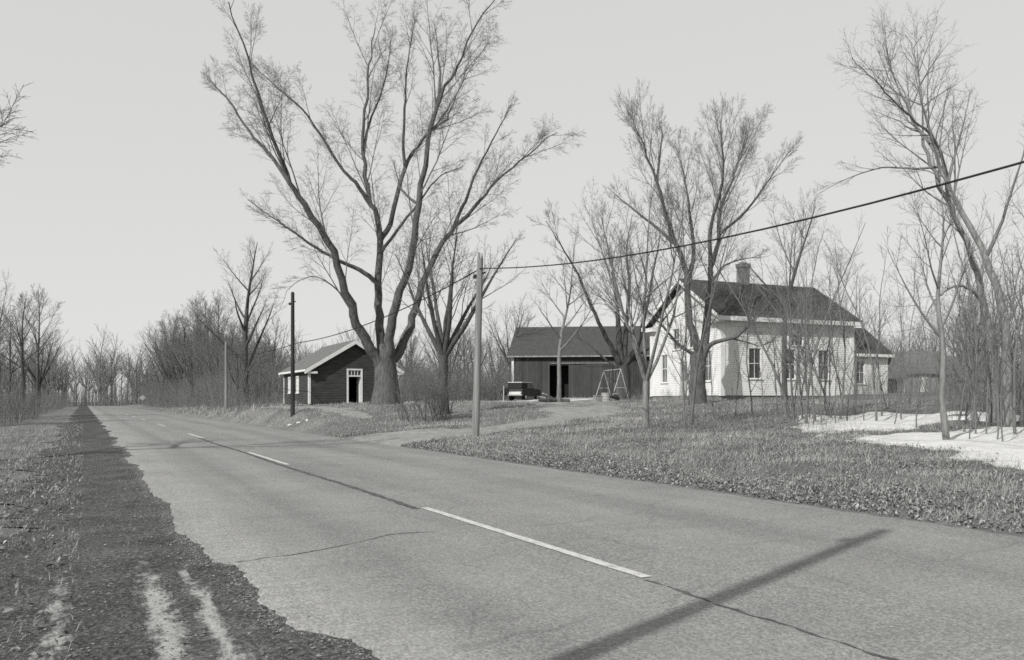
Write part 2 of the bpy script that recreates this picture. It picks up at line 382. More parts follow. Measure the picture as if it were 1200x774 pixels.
# patches that thin out under the ground at their rim (snow, dirt drive)
def polydist(X, Y, poly):
    d = np.full(X.shape, 1e9); ins = np.zeros(X.shape, bool); n = len(poly)
    for i in range(n):
        ax, ay = poly[i]; bx, by = poly[(i + 1) % n]; ex, ey = bx - ax, by - ay
        t = np.clip(((X - ax) * ex + (Y - ay) * ey) / (ex * ex + ey * ey + 1e-9), 0, 1)
        d = np.minimum(d, np.hypot(X - ax - t * ex, Y - ay - t * ey))
        c = ((ay > Y) != (by > Y)) & (X < ex * (Y - ay) / (ey + 1e-12) + ax); ins ^= c
    return np.where(ins, d, -d)
def linedist(X, Y, line):
    d = np.full(X.shape, -1e9)
    for (ax, ay, aw), (bx, by, bw) in zip(line[:-1], line[1:]):
        ex, ey = bx - ax, by - ay; t = np.clip(((X - ax) * ex + (Y - ay) * ey) / (ex * ex + ey * ey), 0, 1)
        d = np.maximum(d, (aw + (bw - aw) * t) - np.hypot(X - ax - t * ex, Y - ay - t * ey))
    return d
def wob(X, Y, a): return a * (np.sin(1.7 * X + .6 * Y) * np.sin(1.1 * Y - .4 * X + 2) + .6 * np.sin(4.1 * X + 1) * np.sin(3.7 * Y + .8 * X) + .35 * np.sin(9.3 * X - 2 * Y) * np.sin(8.1 * Y + X))
PATCHES = []
def patch(name, df, bbox, step, mat, top, a=.25, soft=.4, base=terrain, nmin=.02):
    x0, x1, y0, y1 = bbox; xs = np.arange(x0, x1, step); ys = np.arange(y0, y1, step); X, Y = np.meshgrid(xs, ys, indexing='ij')
    D = df(X, Y) + wob(X, Y, a); h = np.clip(D / soft, -1, 1); Z = base(X, Y) + np.where(h > 0, top * h ** .7 + .012, .012 + .07 * h)
    ok = D > -soft * 1.2; idx = np.arange(X.size).reshape(X.shape)
    c = ok[:-1, :-1] | ok[1:, :-1] | ok[:-1, 1:] | ok[1:, 1:]
    Q = np.stack([idx[:-1, :-1], idx[1:, :-1], idx[1:, 1:], idx[:-1, 1:]], -1)[c]
    u, inv = np.unique(Q, return_inverse=True); V = np.stack([X, Y, Z], -1).reshape(-1, 3)[u]
    me = np_mesh(name, V, inv.reshape(-1, 4), smoothf=True); me.materials.append(mat); PATCHES.append((df, bbox, a)); return struct(name, me)
def bb(p, m=1.0): a = np.array(p)[:, :2]; return (a[:, 0].min() - m, a[:, 0].max() + m, a[:, 1].min() - m, a[:, 1].max() + m)
def snow(pix, a=.3, top=.05, step=.1):
    P = [hit(*p) for p in pix]; return patch('snow_patch', lambda X, Y: polydist(X, Y, P), bb(P), step, M['snow'], top, a)
snow([(985, 517), (1010, 512), (1060, 509), (1110, 507), (1185, 503), (1300, 500), (1330, 570), (1250, 560), (1185, 545), (1150, 537), (1110, 527), (1060, 523), (1020, 520)], .35)
snow([(945, 488), (985, 489), (1060, 486), (1118, 484), (1135, 491), (1090, 497), (1040, 504), (985, 508), (948, 506)], .5)
snow([(1128, 484), (1160, 486), (1200, 487), (1200, 493), (1140, 492)], .3)
# dirt drive from the road to the barnyard, walk before the schoolhouse
d0 = hit(478, 521)
line = [(*unsn(22.5, -.6)[:2], 3.6), (*unsn(24.2, .8), 3.2)]
line = [(*unsn(33, -.3), 4.2), (*unsn(33, 1.5), 3.4), (*hit(540, 508), 1.7), (*hit(610, 498), 1.6), (*hit(680, 490), 1.6), (*XY(690, 46), 2.0), (*XY(668, 58), 2.6), (*XY(645, 68), 5.0), (*XY(622, 78), 6.5), (*XY(605, 80), 6)]
DRIVE = line
patch('driveway', lambda X, Y: linedist(X, Y, line), bb([l[:2] for l in line], 7), .16, M['drive'], .012, .3, .5)
w2 = [(*unsn(46, 3.4), .6), (*unsn(58, 3.2), .8), (*unsn(68, 3.0), .6)]
patch('footpath', lambda X, Y: linedist(X, Y, w2), bb([l[:2] for l in w2], 3), .14, M['drive'], .012, .25, .4)
for a_, b_ in (((*XY(662, 74), 2.2), (*XY(712, 72), 2.0)), ((*XY(556, 76), .9), (*XY(600, 76), 1.3)), ((*XY(612, 75.5), 1.1), (*XY(640, 76), 1.4)), ((*XY(455, 60), .3), (*XY(500, 57), .4))):
    ln = [a_, b_]; patch('snow_patch', lambda X, Y: linedist(X, Y, ln), bb([a_[:2], b_[:2]], 2.5), .12, M['snow'], .04, .3, .3)
# ------------------------------------------------------------------ dry grass and dead leaves
def scatter_ok(X, Y):
    s, n = sn(X, Y); ok = (n > .12) | (n < -9.6)
    for df, b, a in PATCHES:
        m = (X > b[0]) & (X < b[1]) & (Y > b[2]) & (Y < b[3])
        if m.any():
            idx = np.where(m)[0]; D = df(X[idx], Y[idx]) + wob(X[idx], Y[idx], a); ok[idx[D > .05 + .35 * RNG.random(len(D)) ** 2]] = False
    return ok
def vnoise(X, Y, f, seed):
    r = np.random.default_rng(seed).random((256, 256)); x, y = X * f + 1000, Y * f + 1000; i, j = np.floor(x).astype(int), np.floor(y).astype(int); u, v = x - i, y - j
    u, v = u * u * (3 - 2 * u), v * v * (3 - 2 * v); g = lambda a, b: r[a % 256, b % 256]
    return (g(i, j) * (1 - u) + g(i + 1, j) * u) * (1 - v) + (g(i, j + 1) * (1 - u) + g(i + 1, j + 1) * u) * v - .5
def fbm(X, Y, f, seed): return vnoise(X, Y, f, seed) + .6 * vnoise(X, Y, f * 2.3, seed + 1) + .45 * vnoise(X, Y, f * 5.1, seed + 2)
def blades(cnt, s0, s1, n0, n1, hlo, hhi, wid, flat, clump=.5, seed=0):
    s = RNG.uniform(s0, s1, cnt); n = RNG.uniform(n0, n1, cnt); X, Y = unsn(s, n)
    den = np.clip(.5 + 1.3 * fbm(X, Y, .9, 40 + seed), 0, 1); keep = RNG.random(cnt) > clump * den
    X, Y = X[keep], Y[keep]; k = scatter_ok(X, Y); X, Y = X[k], Y[k]; c = len(X)
    vis = (np.abs((X + .08 * Y) / np.maximum(Y, .1)) < .85) & (Y > 2); X, Y = X[vis], Y[vis]; c = len(X)
    Z = terrain(X, Y) - .01; az = 5 * vnoise(X, Y, .8, 9) + RNG.normal(0, .8, c) + math.pi * (RNG.random(c) < .35); tone = .26 * fbm(X, Y, .55, 70) + .12 * fbm(X, Y, 3.1, 71); h = RNG.uniform(hlo, hhi, c) * (.6 + .8 * RNG.random(c)); lean = RNG.uniform(*flat, c)
    dx, dy = np.cos(az), np.sin(az); w = wid * (.6 + .8 * RNG.random(c))
    B = np.stack([X, Y, Z], -1); side = np.stack([-dy, dx, 0 * dx], -1) * w[:, None]
    mid = B + np.stack([dx * np.sin(lean * .6), dy * np.sin(lean * .6), np.cos(lean * .6)], -1) * (h * .55)[:, None]
    tip = mid + np.stack([dx * np.sin(lean), dy * np.sin(lean), np.cos(lean) * .8], -1) * (h * .5)[:, None]
    V = np.stack([B - side, B + side, mid + side * .7, mid - side * .7, tip], 1).reshape(-1, 3)
    i = np.arange(c)[:, None] * 5; Q = i + np.array([[0, 1, 2, 3]]); T = i + np.array([[3, 2, 4]])
    return V, Q, T, np.repeat(np.clip(RNG.normal(.46, .17, c) + tone, 0, 1), 5)
def leaves(cnt, s0, s1, n0, n1, size, seed=0, pw=1.0):
    s = RNG.uniform(s0, s1, cnt); n = n0 + (n1 - n0) * RNG.random(cnt) ** pw; X, Y = unsn(s, n); q = fbm(X, Y, .8, 90 + seed) + .45 * np.exp(-n / 1.2) > RNG.normal(.15, .2, cnt); X, Y = X[q], Y[q]; k = scatter_ok(X, Y); X, Y = X[k], Y[k]
    vis = (np.abs((X + .08 * Y) / np.maximum(Y, .1)) < .85) & (Y > 2); X, Y = X[vis], Y[vis]; c = len(X)
    Z = terrain(X, Y) + RNG.uniform(.0, .06, c); sz = size * RNG.uniform(.5, 1.5, c); az = RNG.uniform(0, 6.283, c); ti = RNG.normal(0, .75, c); ro = RNG.normal(0, .6, c)
    u = np.stack([np.cos(az) * np.cos(ti), np.sin(az) * np.cos(ti), np.sin(ti)], -1); v = np.stack([-np.sin(az) * np.cos(ro), np.cos(az) * np.cos(ro), np.sin(ro)], -1)
    C = np.stack([X, Y, Z], -1); up = np.cross(u, v)
    V = np.stack([C - u * sz[:, None], C - v * (sz * .55)[:, None] + up * (sz * .4)[:, None], C + u * sz[:, None], C + v * (sz * .55)[:, None] + up * (sz * .4)[:, None], C - up * (sz * .1)[:, None]], 1).reshape(-1, 3)
    i = np.arange(c)[:, None] * 5; T = np.concatenate([i + np.array([[0, 1, 4]]), i + np.array([[1, 2, 4]]), i + np.array([[2, 3, 4]]), i + np.array([[3, 0, 4]])])
    return V, np.zeros((0, 4), int), T, np.repeat(np.clip(RNG.normal(.42, .2, c), 0, 1), 5)
def stuff(name, parts, mat, label, cat_):
    VV, QQ, TT, SS, off = [], [], [], [], 0
    for V, Q, T, sh_ in parts: VV.append(V); QQ.append(Q + off); TT.append(T + off); SS.append(sh_); off += len(V)
    me = np_mesh(name, np.concatenate(VV), np.concatenate(QQ), np.concatenate(TT), np.concatenate(SS)); me.materials.append(mat)
    return tag(link(name, me), label, cat_, kind='stuff')
stuff('dry_grass', [blades(300000, 4, 38, .05, 14, .07, .2, .003, (1.0, 1.6), .75, 0), blades(60000, 4, 38, .2, 14, .1, .3, .0026, (.9, 1.55), .95, 7), blades(7000, 6, 40, .8, 12, .2, .42, .003, (.3, 1.1), .95, 1), blades(110000, 25, 68, .3, 26, .08, .2, .007, (.5, 1.45), .6, 2),
                    blades(40000, 2, 18, -24, -9.6, .06, .18, .0026, (.8, 1.55), .6, 3), blades(60000, 16, 70, -30, -9.6, .08, .22, .005, (.6, 1.5), .5, 8), blades(26000, 66, 150, .4, 12, .2, .6, .012, (.2, 1.2), .6, 4), blades(8000, 60, 100, 12, 40, .15, .4, .012, (.2, 1.2), .6, 5)],
      M['grass'], 'short dry matted grass covering the roadside bank and the yards', 'grass')
stuff('fallen_leaves', [leaves(52000, 4, 34, .05, 11, .026, 0, 1.6), leaves(20000, 3, 40, .0, 1.8, .03, 1, 1.5), leaves(2500, 3, 30, -13, -9.6, .03, 3)], M['leaf'], 'curled dead leaves littering the roadside bank', 'leaves')

def pebbles(cnt):
    s = 1.5 + 40 * RNG.random(cnt) ** 1.8; e = np.interp(s, S, nl); n = np.where(RNG.random(cnt) < .25, e - np.abs(RNG.normal(0, .10, cnt)), RNG.uniform(-10.6, -8.1, cnt)); n = np.where((n > e) & (RNG.random(cnt) > .03), e - .03 - .1 * RNG.random(cnt), n); X, Y = unsn(s, n)
    r = np.clip(RNG.lognormal(-4.9, .42, cnt), .003, .022); Z = np.where(n > e, .002, np.where(n > -8.35, -.02, terrain(X, Y) + .02)) + r * .2
    az = RNG.uniform(0, 6.28, cnt); a = r * RNG.uniform(.8, 1.5, cnt); b = r * RNG.uniform(.6, 1.1, cnt); h = r * RNG.uniform(.4, .8, cnt); C = np.stack([X, Y, Z], -1)
    u = np.stack([np.cos(az), np.sin(az), 0 * az], -1); v = np.stack([-np.sin(az), np.cos(az), 0 * az], -1); w = np.array([[0, 0, 1.]])
    V = np.stack([C + u * a[:, None], C + (u * .2 + v) * b[:, None], C - u * a[:, None] * .9, C - (v + u * .3) * b[:, None], C + w * h[:, None] + u * a[:, None] * .2], 1).reshape(-1, 3)
    i = np.arange(cnt)[:, None] * 5; T = np.concatenate([i + np.array([[k, (k + 1) % 4, 4]]) for k in range(4)])
    return V, np.zeros((0, 4), int), T, np.repeat(np.clip(RNG.normal(.2, .14, cnt), 0, 1), 5)
stuff('loose_gravel', [pebbles(26000)], M['leaf'], 'loose gravel strewn along the broken road edge', 'gravel')
# ------------------------------------------------------------------ bare trees
def rv(a): return Vector((random.gauss(0, a), random.gauss(0, a), random.gauss(0, a)))
class TP:
    def __init__(s, **k):
        s.seg = [8, 6, 5, 3, 3]; s.wig = [.05, .10, .14, .18, .2]; s.trop = [.02, .05, .05, .02, 0]
        s.num = [9, 7, 6, 5, 0]; s.ratio = [.5, .45, .45, .5, .5]; s.ang = [38, 40, 42, 45, 45]; s.t0 = .25; s.maxl = 4; s.flat = 0
        s.rmin = .0045; s.rk = .011; s.thick = .07
        for a, b in k.items(): setattr(s, a, b)
def interp(pts, rs, t):
    f = t * (len(pts) - 1); i = min(int(f), len(pts) - 2); u = f - i
    return pts[i].lerp(pts[i + 1], u), (pts[i + 1] - pts[i]).normalized(), rs[i] + (rs[i + 1] - rs[i]) * u
def put(tr, cr, pts, rs, P):
    r = max(rs)
    if r > P.thick: tr.tube(pts, rs, 10 if r > .25 else 8)
    else: cr.tube(pts, rs, 5 if r > .03 else 4 if r > .015 else 3)
def spawn(tr, cr, pts, rs, lev, L, P, t0=None, num=None):
    if lev > P.maxl: return
    n = P.num[lev - 1] if num is None else num
    n = max(1, int(n * random.uniform(.75, 1.25) + .5)); t0 = P.t0 if t0 is None else t0; az = random.uniform(0, 6.28)
    for i in range(n):
        t = t0 + (1 - t0) * (i + random.random()) / n; t = min(t, .985)
        p, d, r = interp(pts, rs, t); az += 2.4 + random.uniform(-.6, .6)
        a = R(random.gauss(P.ang[lev - 1], 9)); o = d.orthogonal().normalized(); o.rotate(Matrix.Rotation(az, 3, d))
        nd = (d * math.cos(a) + o * math.sin(a)).normalized()
        if nd.z < -.25: nd.z *= .3; nd.normalize()
        cl = P.ratio[lev - 1] * L * (1.15 - (.86 if lev == 1 else .75) * t) * random.uniform(.65, 1.25)
        if lev == 1 and t < .55: cl *= .55 + .45 * t
        if cl < .12: continue
        branch(tr, cr, p, nd, cl, max(min(r * .68, cl * P.rk + .003), P.rmin), lev, P)
def branch(tr, cr, p, d, L, r, lev, P):
    k = P.seg[lev]; pts, rs = [p.copy()], [r]; d = d.copy()
    for i in range(k):
        d = d + rv(P.wig[lev]); d.z += P.trop[lev]; d.normalize(); p = p + d * (L / k); pts.append(p.copy()); u = (i + 1) / k
        rs.append(max(r * (1 - (.9 if lev < 3 else .72) * u), P.rmin * .6))
    put(tr, cr, pts, rs, P); spawn(tr, cr, pts, rs, lev + 1, L, P)
def limb(tr, cr, keys, r0, r1, P, num=None, t0=.2, wig=.04, levL=None, lev=1):
    """hand-laid limb through key points (local metres)"""
    pts = []
    ks = [Vector(k) for k in keys]; ks = [ks[0] * 2 - ks[1]] + ks + [ks[-1] * 2 - ks[-2]]
    for i in range(1, len(ks) - 2):
        a, b, c, e = ks[i - 1:i + 3]
        for j in range(4):
            t = j / 4; pts.append(.5 * ((2 * b) + (c - a) * t + (2 * a - 5 * b + 4 * c - e) * t * t + (3 * b - a - 3 * c + e) * t ** 3))
    pts.append(ks[-2]); L = sum((pts[i + 1] - pts[i]).length for i in range(len(pts) - 1))
    pts = [q + (rv(wig * .6) * (L / 10 if i else 0)) for i, q in enumerate(pts)]; n = len(pts) - 1
    rs = [r1 + (r0 - r1) * (1 - i / n) ** 1.25 for i in range(n + 1)]
    tr.tube(pts, rs, 10) if r0 > P.thick else put(tr, cr, pts, rs, P)
    spawn(tr, cr, pts, rs, lev, (levL or L), P, t0, num); return pts, rs
def trunk_tube(tr, pts, rs, flare=1.5, sides=14):
    P2, R2 = [], []
    for i in range(len(pts) - 1):
        for j in range(4): t = j / 4; P2.append(pts[i].lerp(pts[i + 1], t)); R2.append(rs[i] + (rs[i + 1] - rs[i]) * t)
    P2.append(pts[-1]); R2.append(rs[-1]); z0 = P2[0].z
    R2 = [r * (1 + (flare - 1) * math.exp(-(p.z - z0) / (2.2 * rs[0]))) for p, r in zip(P2, R2)]
    tr.tube(P2, R2, sides)
def finish(name, label, cat_, tr, cr, mt, mc, loc, rz=0, group=None, scale=1):
    t = thing(name, label, cat_, loc, rz, group); t.scale = (scale,) * 3
    V, Q = tr.arrays()
    if len(V): tr.build('trunk', mt, t)
    V2, Q2 = cr.arrays()
    if len(V2): cr.build('crown', mc, t)
    return t
def base(px, Y, sink=.12): X, _ = XY(px, Y); return (X, Y, tz(X, Y) - sink)
def loc_fn(bx, by, Y):
    k = Y / F
    def f(px, py, dep=0): return Vector(((px - bx) * k, dep, (by - py) * k))
    return f
def limbs_from(tr, cr, f, spec, P):
    laid = []
    for keys, r0, r1, dk, num in spec:
        st = f(*keys[0]); best = None
        for pts, rs in laid:
            for q, r in zip(pts, rs):
                if r < r0 * .5: continue
                d = math.hypot(q.x - st.x, q.z - st.z)
                if best is None or d < best[0]: best = (d, q, r)
        dep0 = 0; root = None
        if best and best[0] < 1.6: dep0 = best[1].y; root = best[1]
        pts = []; acc = 0
        for i, (a, b) in enumerate(keys):
            if i: acc += math.hypot(a - keys[i - 1][0], b - keys[i - 1][1])
            pts.append(f(a, b, dep0 + acc * dk))
        if root is not None: pts[0] = root.copy(); r0 = min(r0, best[2] * .92)
        laid.append(limb(tr, cr, pts, r0, r1, P, int(num * 1.4), .30))

# --- the great tree beside the schoolhouse
random.seed(11)
Y = 55; f = loc_fn(452, 476, Y); k55 = Y / F
tr, cr = TB(), TB()
P = TP(num=[0, 11, 8, 6, 0], ratio=[.39, .44, .48, .5, .5], ang=[23, 33, 39, 44, 50], trop=[.02, .05, .02, -.06, -.10], wig=[.02, .05, .08, .11, .25], seg=[8, 8, 6, 5, 3], maxl=4, rmin=.0065, rk=.0075)
trunk_tube(tr, [f(452, 478), f(453, 455), f(452, 435), f(451, 420), f(450, 404)], [.72, .66, .64, .58, .34], 1.5, 20)
dd = .028
spec = [
 ([(451, 440), (444, 422), (431, 398), (418, 362), (405, 305), (379, 258), (364, 227), (351, 181), (338, 120), (325, 70)], .42, .03, -.020, 12),
 ([(366, 232), (340, 200), (317, 176), (292, 139), (276, 122), (261, 105)], .15, .02, .012, 9),
 ([(452, 436), (449, 415), (444, 382), (440, 330), (440, 263), (426, 222), (416, 170), (418, 98), (421, 45), (425, 8)], .50, .03, .008, 13),
 ([(428, 232), (412, 210), (395, 191), (364, 139), (340, 118), (307, 88)], .17, .02, -.018, 10),
 ([(418, 172), (420, 130), (432, 80), (437, 30), (436, 0)], .15, .02, .02, 8),
 ([(441, 280), (450, 255), (462, 181), (475, 150), (490, 128), (508, 108), (520, 70), (532, 20)], .28, .025, .022, 11),
 ([(463, 182), (461, 150), (466, 100), (468, 67), (478, 25), (480, 0)], .14, .02, -.01, 8),
 ([(453, 438), (456, 415), (459, 392), (470, 350), (483, 320), (496, 248), (506, 206), (519, 150), (528, 128), (545, 103), (570, 57), (592, 30)], .44, .025, -.010, 13),
 ([(521, 148), (522, 110), (517, 70), (510, 30)], .13, .02, .02, 7),
 ([(454, 438), (460, 420), (472, 398), (482, 360), (493, 315), (519, 263), (545, 232), (576, 191), (612, 155), (648, 122)], .40, .025, .016, 12),
 ([(521, 262), (540, 225), (556, 190), (580, 150), (600, 118)], .15, .02, -.015, 8),
 ([(436, 326), (420, 316), (395, 305), (370, 290), (354, 279), (330, 262), (307, 245)], .17, .02, -.02, 9),
 ([(497, 250), (478, 232), (462, 262), (452, 290)][:2] + [(470, 215), (462, 190)], .10, .02, .02, 5),
 ([(449, 290), (470, 262), (496, 235), (520, 212), (545, 205)], .12, .02, -.02, 6),
 ([(420, 365), (400, 340), (380, 332), (360, 345), (352, 370)], .06, .012, -.02, 5),
]
limbs_from(tr, cr, f, spec, P)
finish('bare_tree', 'huge bare spreading tree with thick trunk splitting into limbs beside the dark schoolhouse', 'tree', tr, cr, M['bark'], M['twig'], base(452, Y))
# --- the tree in front of the farmhouse gable
random.seed(5)
Y = 51.5; f = loc_fn(818, 471, Y); tr, cr = TB(), TB()
P = TP(num=[0, 10, 8, 6, 0], ratio=[.50, .50, .46, .5, .5], ang=[22, 27, 32, 38, 45], trop=[.02, .06, .05, .02, 0], wig=[.03, .05, .07, .1, .2], seg=[8, 8, 6, 4, 3], maxl=4, rmin=.006, rk=.0080)
trunk_tube(tr, [f(818, 474), f(817, 445), f(818, 425), f(818, 408)], [.50, .46, .46, .48], 1.3)
spec = [
 ([(822, 420), (829, 384), (834, 345), (837, 313), (848, 270), (853, 230), (868, 190), (882, 158), (892, 130)], .30, .02, .014, 13),
 ([(838, 310), (835, 260), (845, 210), (842, 170), (838, 145)], .15, .015, -.02, 9),
 ([(850, 262), (880, 235), (905, 200), (930, 165)], .11, .015, -.02, 8),
 ([(815, 412), (806, 372), (802, 319), (783, 275), (764, 222), (750, 190), (738, 162)], .27, .02, -.015, 13),
 ([(803, 330), (812, 290), (810, 240), (806, 190), (797, 150)], .18, .015, .02, 10),
 ([(790, 285), (760, 260), (735, 238), (712, 215)], .12, .015, .015, 8),
 ([(764, 218), (770, 180), (772, 160), (766, 145)], .09, .012, .015, 7),
 ([(820, 418), (830, 400), (845, 394), (859, 390), (872, 375), (884, 362), (895, 352)], .17, .02, -.03, 6),
 ([(852, 392), (870, 396), (890, 400), (912, 388), (925, 378)], .07, .012, .02, 5),
 ([(812, 416), (795, 400), (775, 380), (754, 362), (728, 340)], .13, .012, -.03, 7),
 ([(836, 318), (855, 300), (880, 290), (910, 285)], .10, .012, .02, 7),
]
limbs_from(tr, cr, f, spec, P)
finish('bare_tree', 'large bare tree with stout forked trunk right in front of the white farmhouse gable', 'tree', tr, cr, M['bark'], M['twig'], base(818, Y))
# --- leaning trees at the right edge
random.seed(3)
Y = 27; f = loc_fn(1166, 505, Y); tr, cr = TB(), TB()
P = TP(num=[0, 9, 6, 5, 0], ratio=[.46, .46, .45, .45, .5], ang=[35, 36, 40, 42, 45], trop=[.02, .04, .03, .0, 0], wig=[.04, .07, .1, .14, .2], seg=[8, 7, 5, 4, 3], maxl=4, rmin=.004, rk=.009)
trunk_tube(tr, [f(1166, 509), f(1164, 470), f(1163, 430)], [.165, .145, .14], 1.35, 12)
spec = [
 ([(1163, 432), (1161, 375), (1157, 322), (1142, 270), (1128, 222), (1112, 170), (1098, 125), (1085, 85), (1075, 54), (1068, 20)], .138, .014, .006, 12),
 ([(1130, 228), (1115, 197), (1092, 172), (1068, 161), (1030, 148), (995, 132), (962, 118)], .075, .01, -.02, 9),
 ([(1116, 198), (1085, 195), (1050, 190), (1010, 200), (980, 215)], .05, .008, .012, 7),
 ([(1163, 360), (1140, 348), (1118, 343), (1095, 352), (1075, 368), (1058, 392), (1050, 408)], .06, .012, -.015, 5),
]
limbs_from(tr, cr, f, spec, P)
finish('bare_tree', 'tall bare tree leaning left with long horizontal left branches over the snow', 'tree', tr, cr, M['bark_pale'], M['twig'], base(1166, Y))
random.seed(4)
Y = 24.5; f = loc_fn(1181, 512, Y); tr, cr = TB(), TB()
trunk_tube(tr, [f(1181, 516), f(1180, 440), f(1178, 376)], [.155, .135, .122], 1.35, 12)
spec = [
 ([(1178, 378), (1170, 302), (1156, 250), (1142, 201), (1133, 140), (1131, 80), (1132, 13), (1128, -30)], .12, .012, .01, 12),
 ([(1142, 205), (1160, 160), (1182, 110), (1200, 60)], .07, .01, .01, 7),
 ([(1170, 300), (1182, 260), (1190, 200), (1205, 140)], .07, .01, -.01, 7),
 ([(1133, 150), (1115, 110), (1108, 60), (1090, 20)], .05, .01, .01, 6),
]
limbs_from(tr, cr, f, spec, P)
finish('bare_tree', 'tall bare pale tree with steep upright limbs at the snowy wood edge', 'tree', tr, cr, M['bark_pale'], M['twig'], base(1181, Y))
# --- generic bare tree
def auto_tree(H, r, nl=7, fork=.25, spread=32, P=None, lean=(0, 0), central=True, lr=.62):
    tr, cr = TB(), TB(); P = P or TP(); top = Vector((lean[0], lean[1], H * fork))
    m = Vector((random.gauss(0, .005) * H, random.gauss(0, .005) * H, H * fork * .5)) + Vector((lean[0] * .5, lean[1] * .5, 0))
    trunk_tube(tr, [Vector((0, 0, -.15)), m, top], [r, r * .86, r * .8], 1.35, 10)
    if central:
        d = (Vector((lean[0] * .3, lean[1] * .3, 1)) + rv(.04)).normalized(); L = H * (1 - fork); pts, rs = [top.copy()], [r * .8]; p = top.copy()
        for i in range(9):
            d = (d + rv(.05) + Vector((0, 0, .04))).normalized(); p = p + d * L / 9; pts.append(p.copy()); rs.append(max(r * .8 * (1 - .9 * (i + 1) / 9), .01))
        tr.tube(pts, rs, 8)
        az = random.uniform(0, 6.28)
        for i in range(nl):
            t = (i + random.random()) / nl * .85; q, dq, rr = interp(pts, rs, t); az += 2.4 + random.uniform(-.4, .4); a = R(random.gauss(spread + 12 * (1 - t), 7))
            nd = Vector((math.cos(az) * math.sin(a), math.sin(az) * math.sin(a), math.cos(a))); branch(tr, cr, q, nd, H * lr * (1 - .75 * t) * random.uniform(.8, 1.15), rr * .6, 1, P)
        spawn(tr, cr, pts, rs, 2, L * .5, P, .5, 8)
    else:
        az = random.uniform(0, 6.28)
        for i in range(nl):
            az += 6.28 / nl + random.uniform(-.3, .3); a = R(random.gauss(spread, 8)) * (1 if i else .2)
            nd = Vector((math.cos(az) * math.sin(a), math.sin(az) * math.sin(a), math.cos(a))); branch(tr, cr, top - Vector((0, 0, r * .6)), nd, H * (1 - fork) * random.uniform(.8, 1.02), r * .55, 1, P)
    return tr, cr
PM = lambda **k: TP(**{**dict(num=[0, 10, 7, 5, 0], ratio=[.45, .5, .46, .45, .5], ang=[28, 31, 35, 40, 45], wig=[.04, .06, .08, .11, .2], seg=[8, 7, 6, 4, 3], maxl=4, rmin=.007, rk=.0085), **k})
random.seed(21); Y = 71; f = loc_fn(730, 464, Y); tr, cr = TB(), TB()
P = PM(trop=[.02, .06, .05, .02, 0])
trunk_tube(tr, [f(730, 466), f(731, 445), f(729, 424)], [.58, .54, .56], 1.25)
limbs_from(tr, cr, f, [
 ([(729, 428), (726, 400), (725, 370), (721, 330), (714, 285), (705, 240)], .36, .02, .012, 9),
 ([(731, 428), (745, 405), (752, 382), (760, 340), (768, 295), (772, 260)], .32, .02, -.012, 9),
 ([(728, 428), (715, 402), (697, 365), (678, 322), (657, 288), (641, 262)], .26, .02, -.015, 9),
 ([(730, 428), (734, 390), (739, 330), (737, 280), (745, 235)], .30, .02, .02, 9),
 ([(732, 430), (748, 412), (770, 398), (790, 378)], .20, .015, .01, 6),
 ([(728, 430), (708, 415), (690, 398), (668, 385)], .14, .012, .02, 5)], P)
finish('bare_tree', 'dark thick bare tree spreading wide in front of the barn roof beside the farmhouse', 'tree', tr, cr, M['bark_dark'], M['twig_dark'], base(730, Y))
random.seed(22); tr, cr = auto_tree(11, .17, 11, .30, 42, PM(num=[0, 9, 6, 4, 0]), lr=.46)
finish('bare_tree', 'slender pale bare tree standing before the dark barn doorway', 'tree', tr, cr, M['bark_pale'], M['twig'], base(655, 60), 1.0)
random.seed(29); tr, cr = auto_tree(11.3, .30, 7, .30, 30, PM(num=[0, 11, 7, 5, 0]), central=False)
finish('bare_tree', 'bare forked tree behind the pale roadside pole with shrub stems at its foot', 'tree', tr, cr, M['bark_dark'], M['twig_dark'], base(520, 47), .3)
random.seed(34); tr, cr = auto_tree(17.5, .40, 13, .22, 36, PM(num=[0, 11, 7, 5, 0]), lr=.44)
finish('bare_tree', 'tall dark bare tree with drooping side boughs, left of the dark pole', 'tree', tr, cr, M['bark_dark'], M['twig_dark'], base(287, 88), 2.0)
random.seed(33); tr, cr = auto_tree(9.5, .14, 6, .2, 24, PM(num=[0, 11, 8, 4, 0], rmin=.006), central=False)
finish('bare_tree', 'small bare tree with forked slim trunk on the lawn left of the farmhouse gable', 'tree', tr, cr, M['bark_pale'], M['twig'], base(757, 32), .8)
random.seed(35); tr, cr = auto_tree(11.5, .17, 8, .45, 24, PM(num=[0, 11, 8, 4, 0]), lr=.46)
finish('bare_tree', 'dark straight bare tree standing close before the long white farmhouse wall', 'tree', tr, cr, M['bark_dark'], M['twig'], base(920, 50), .2)
random.seed(36); tr, cr = auto_tree(6.4, .085, 8, .35, 36, PM(num=[0, 9, 7, 4, 0], rmin=.0045), lr=.46, lean=(-.15, 0))
finish('bare_tree', 'young pale bare tree standing alone in the near snow patch', 'tree', tr, cr, M['bark_pale'], M['twig'], base(1111, 20.5), .4)
random.seed(38); tr, cr = auto_tree(13, .32, 9, .28, 48, PM(num=[0, 12, 9, 4, 0], trop=[0, .02, 0, -.03, 0]), lr=.62)
finish('bare_tree', 'bare tree at the left road verge with branches reaching over the road', 'tree', tr, cr, M['bark'], M['twig'], (*XY(-190, 22), tz(*XY(-190, 22)) - .1), 1.3)

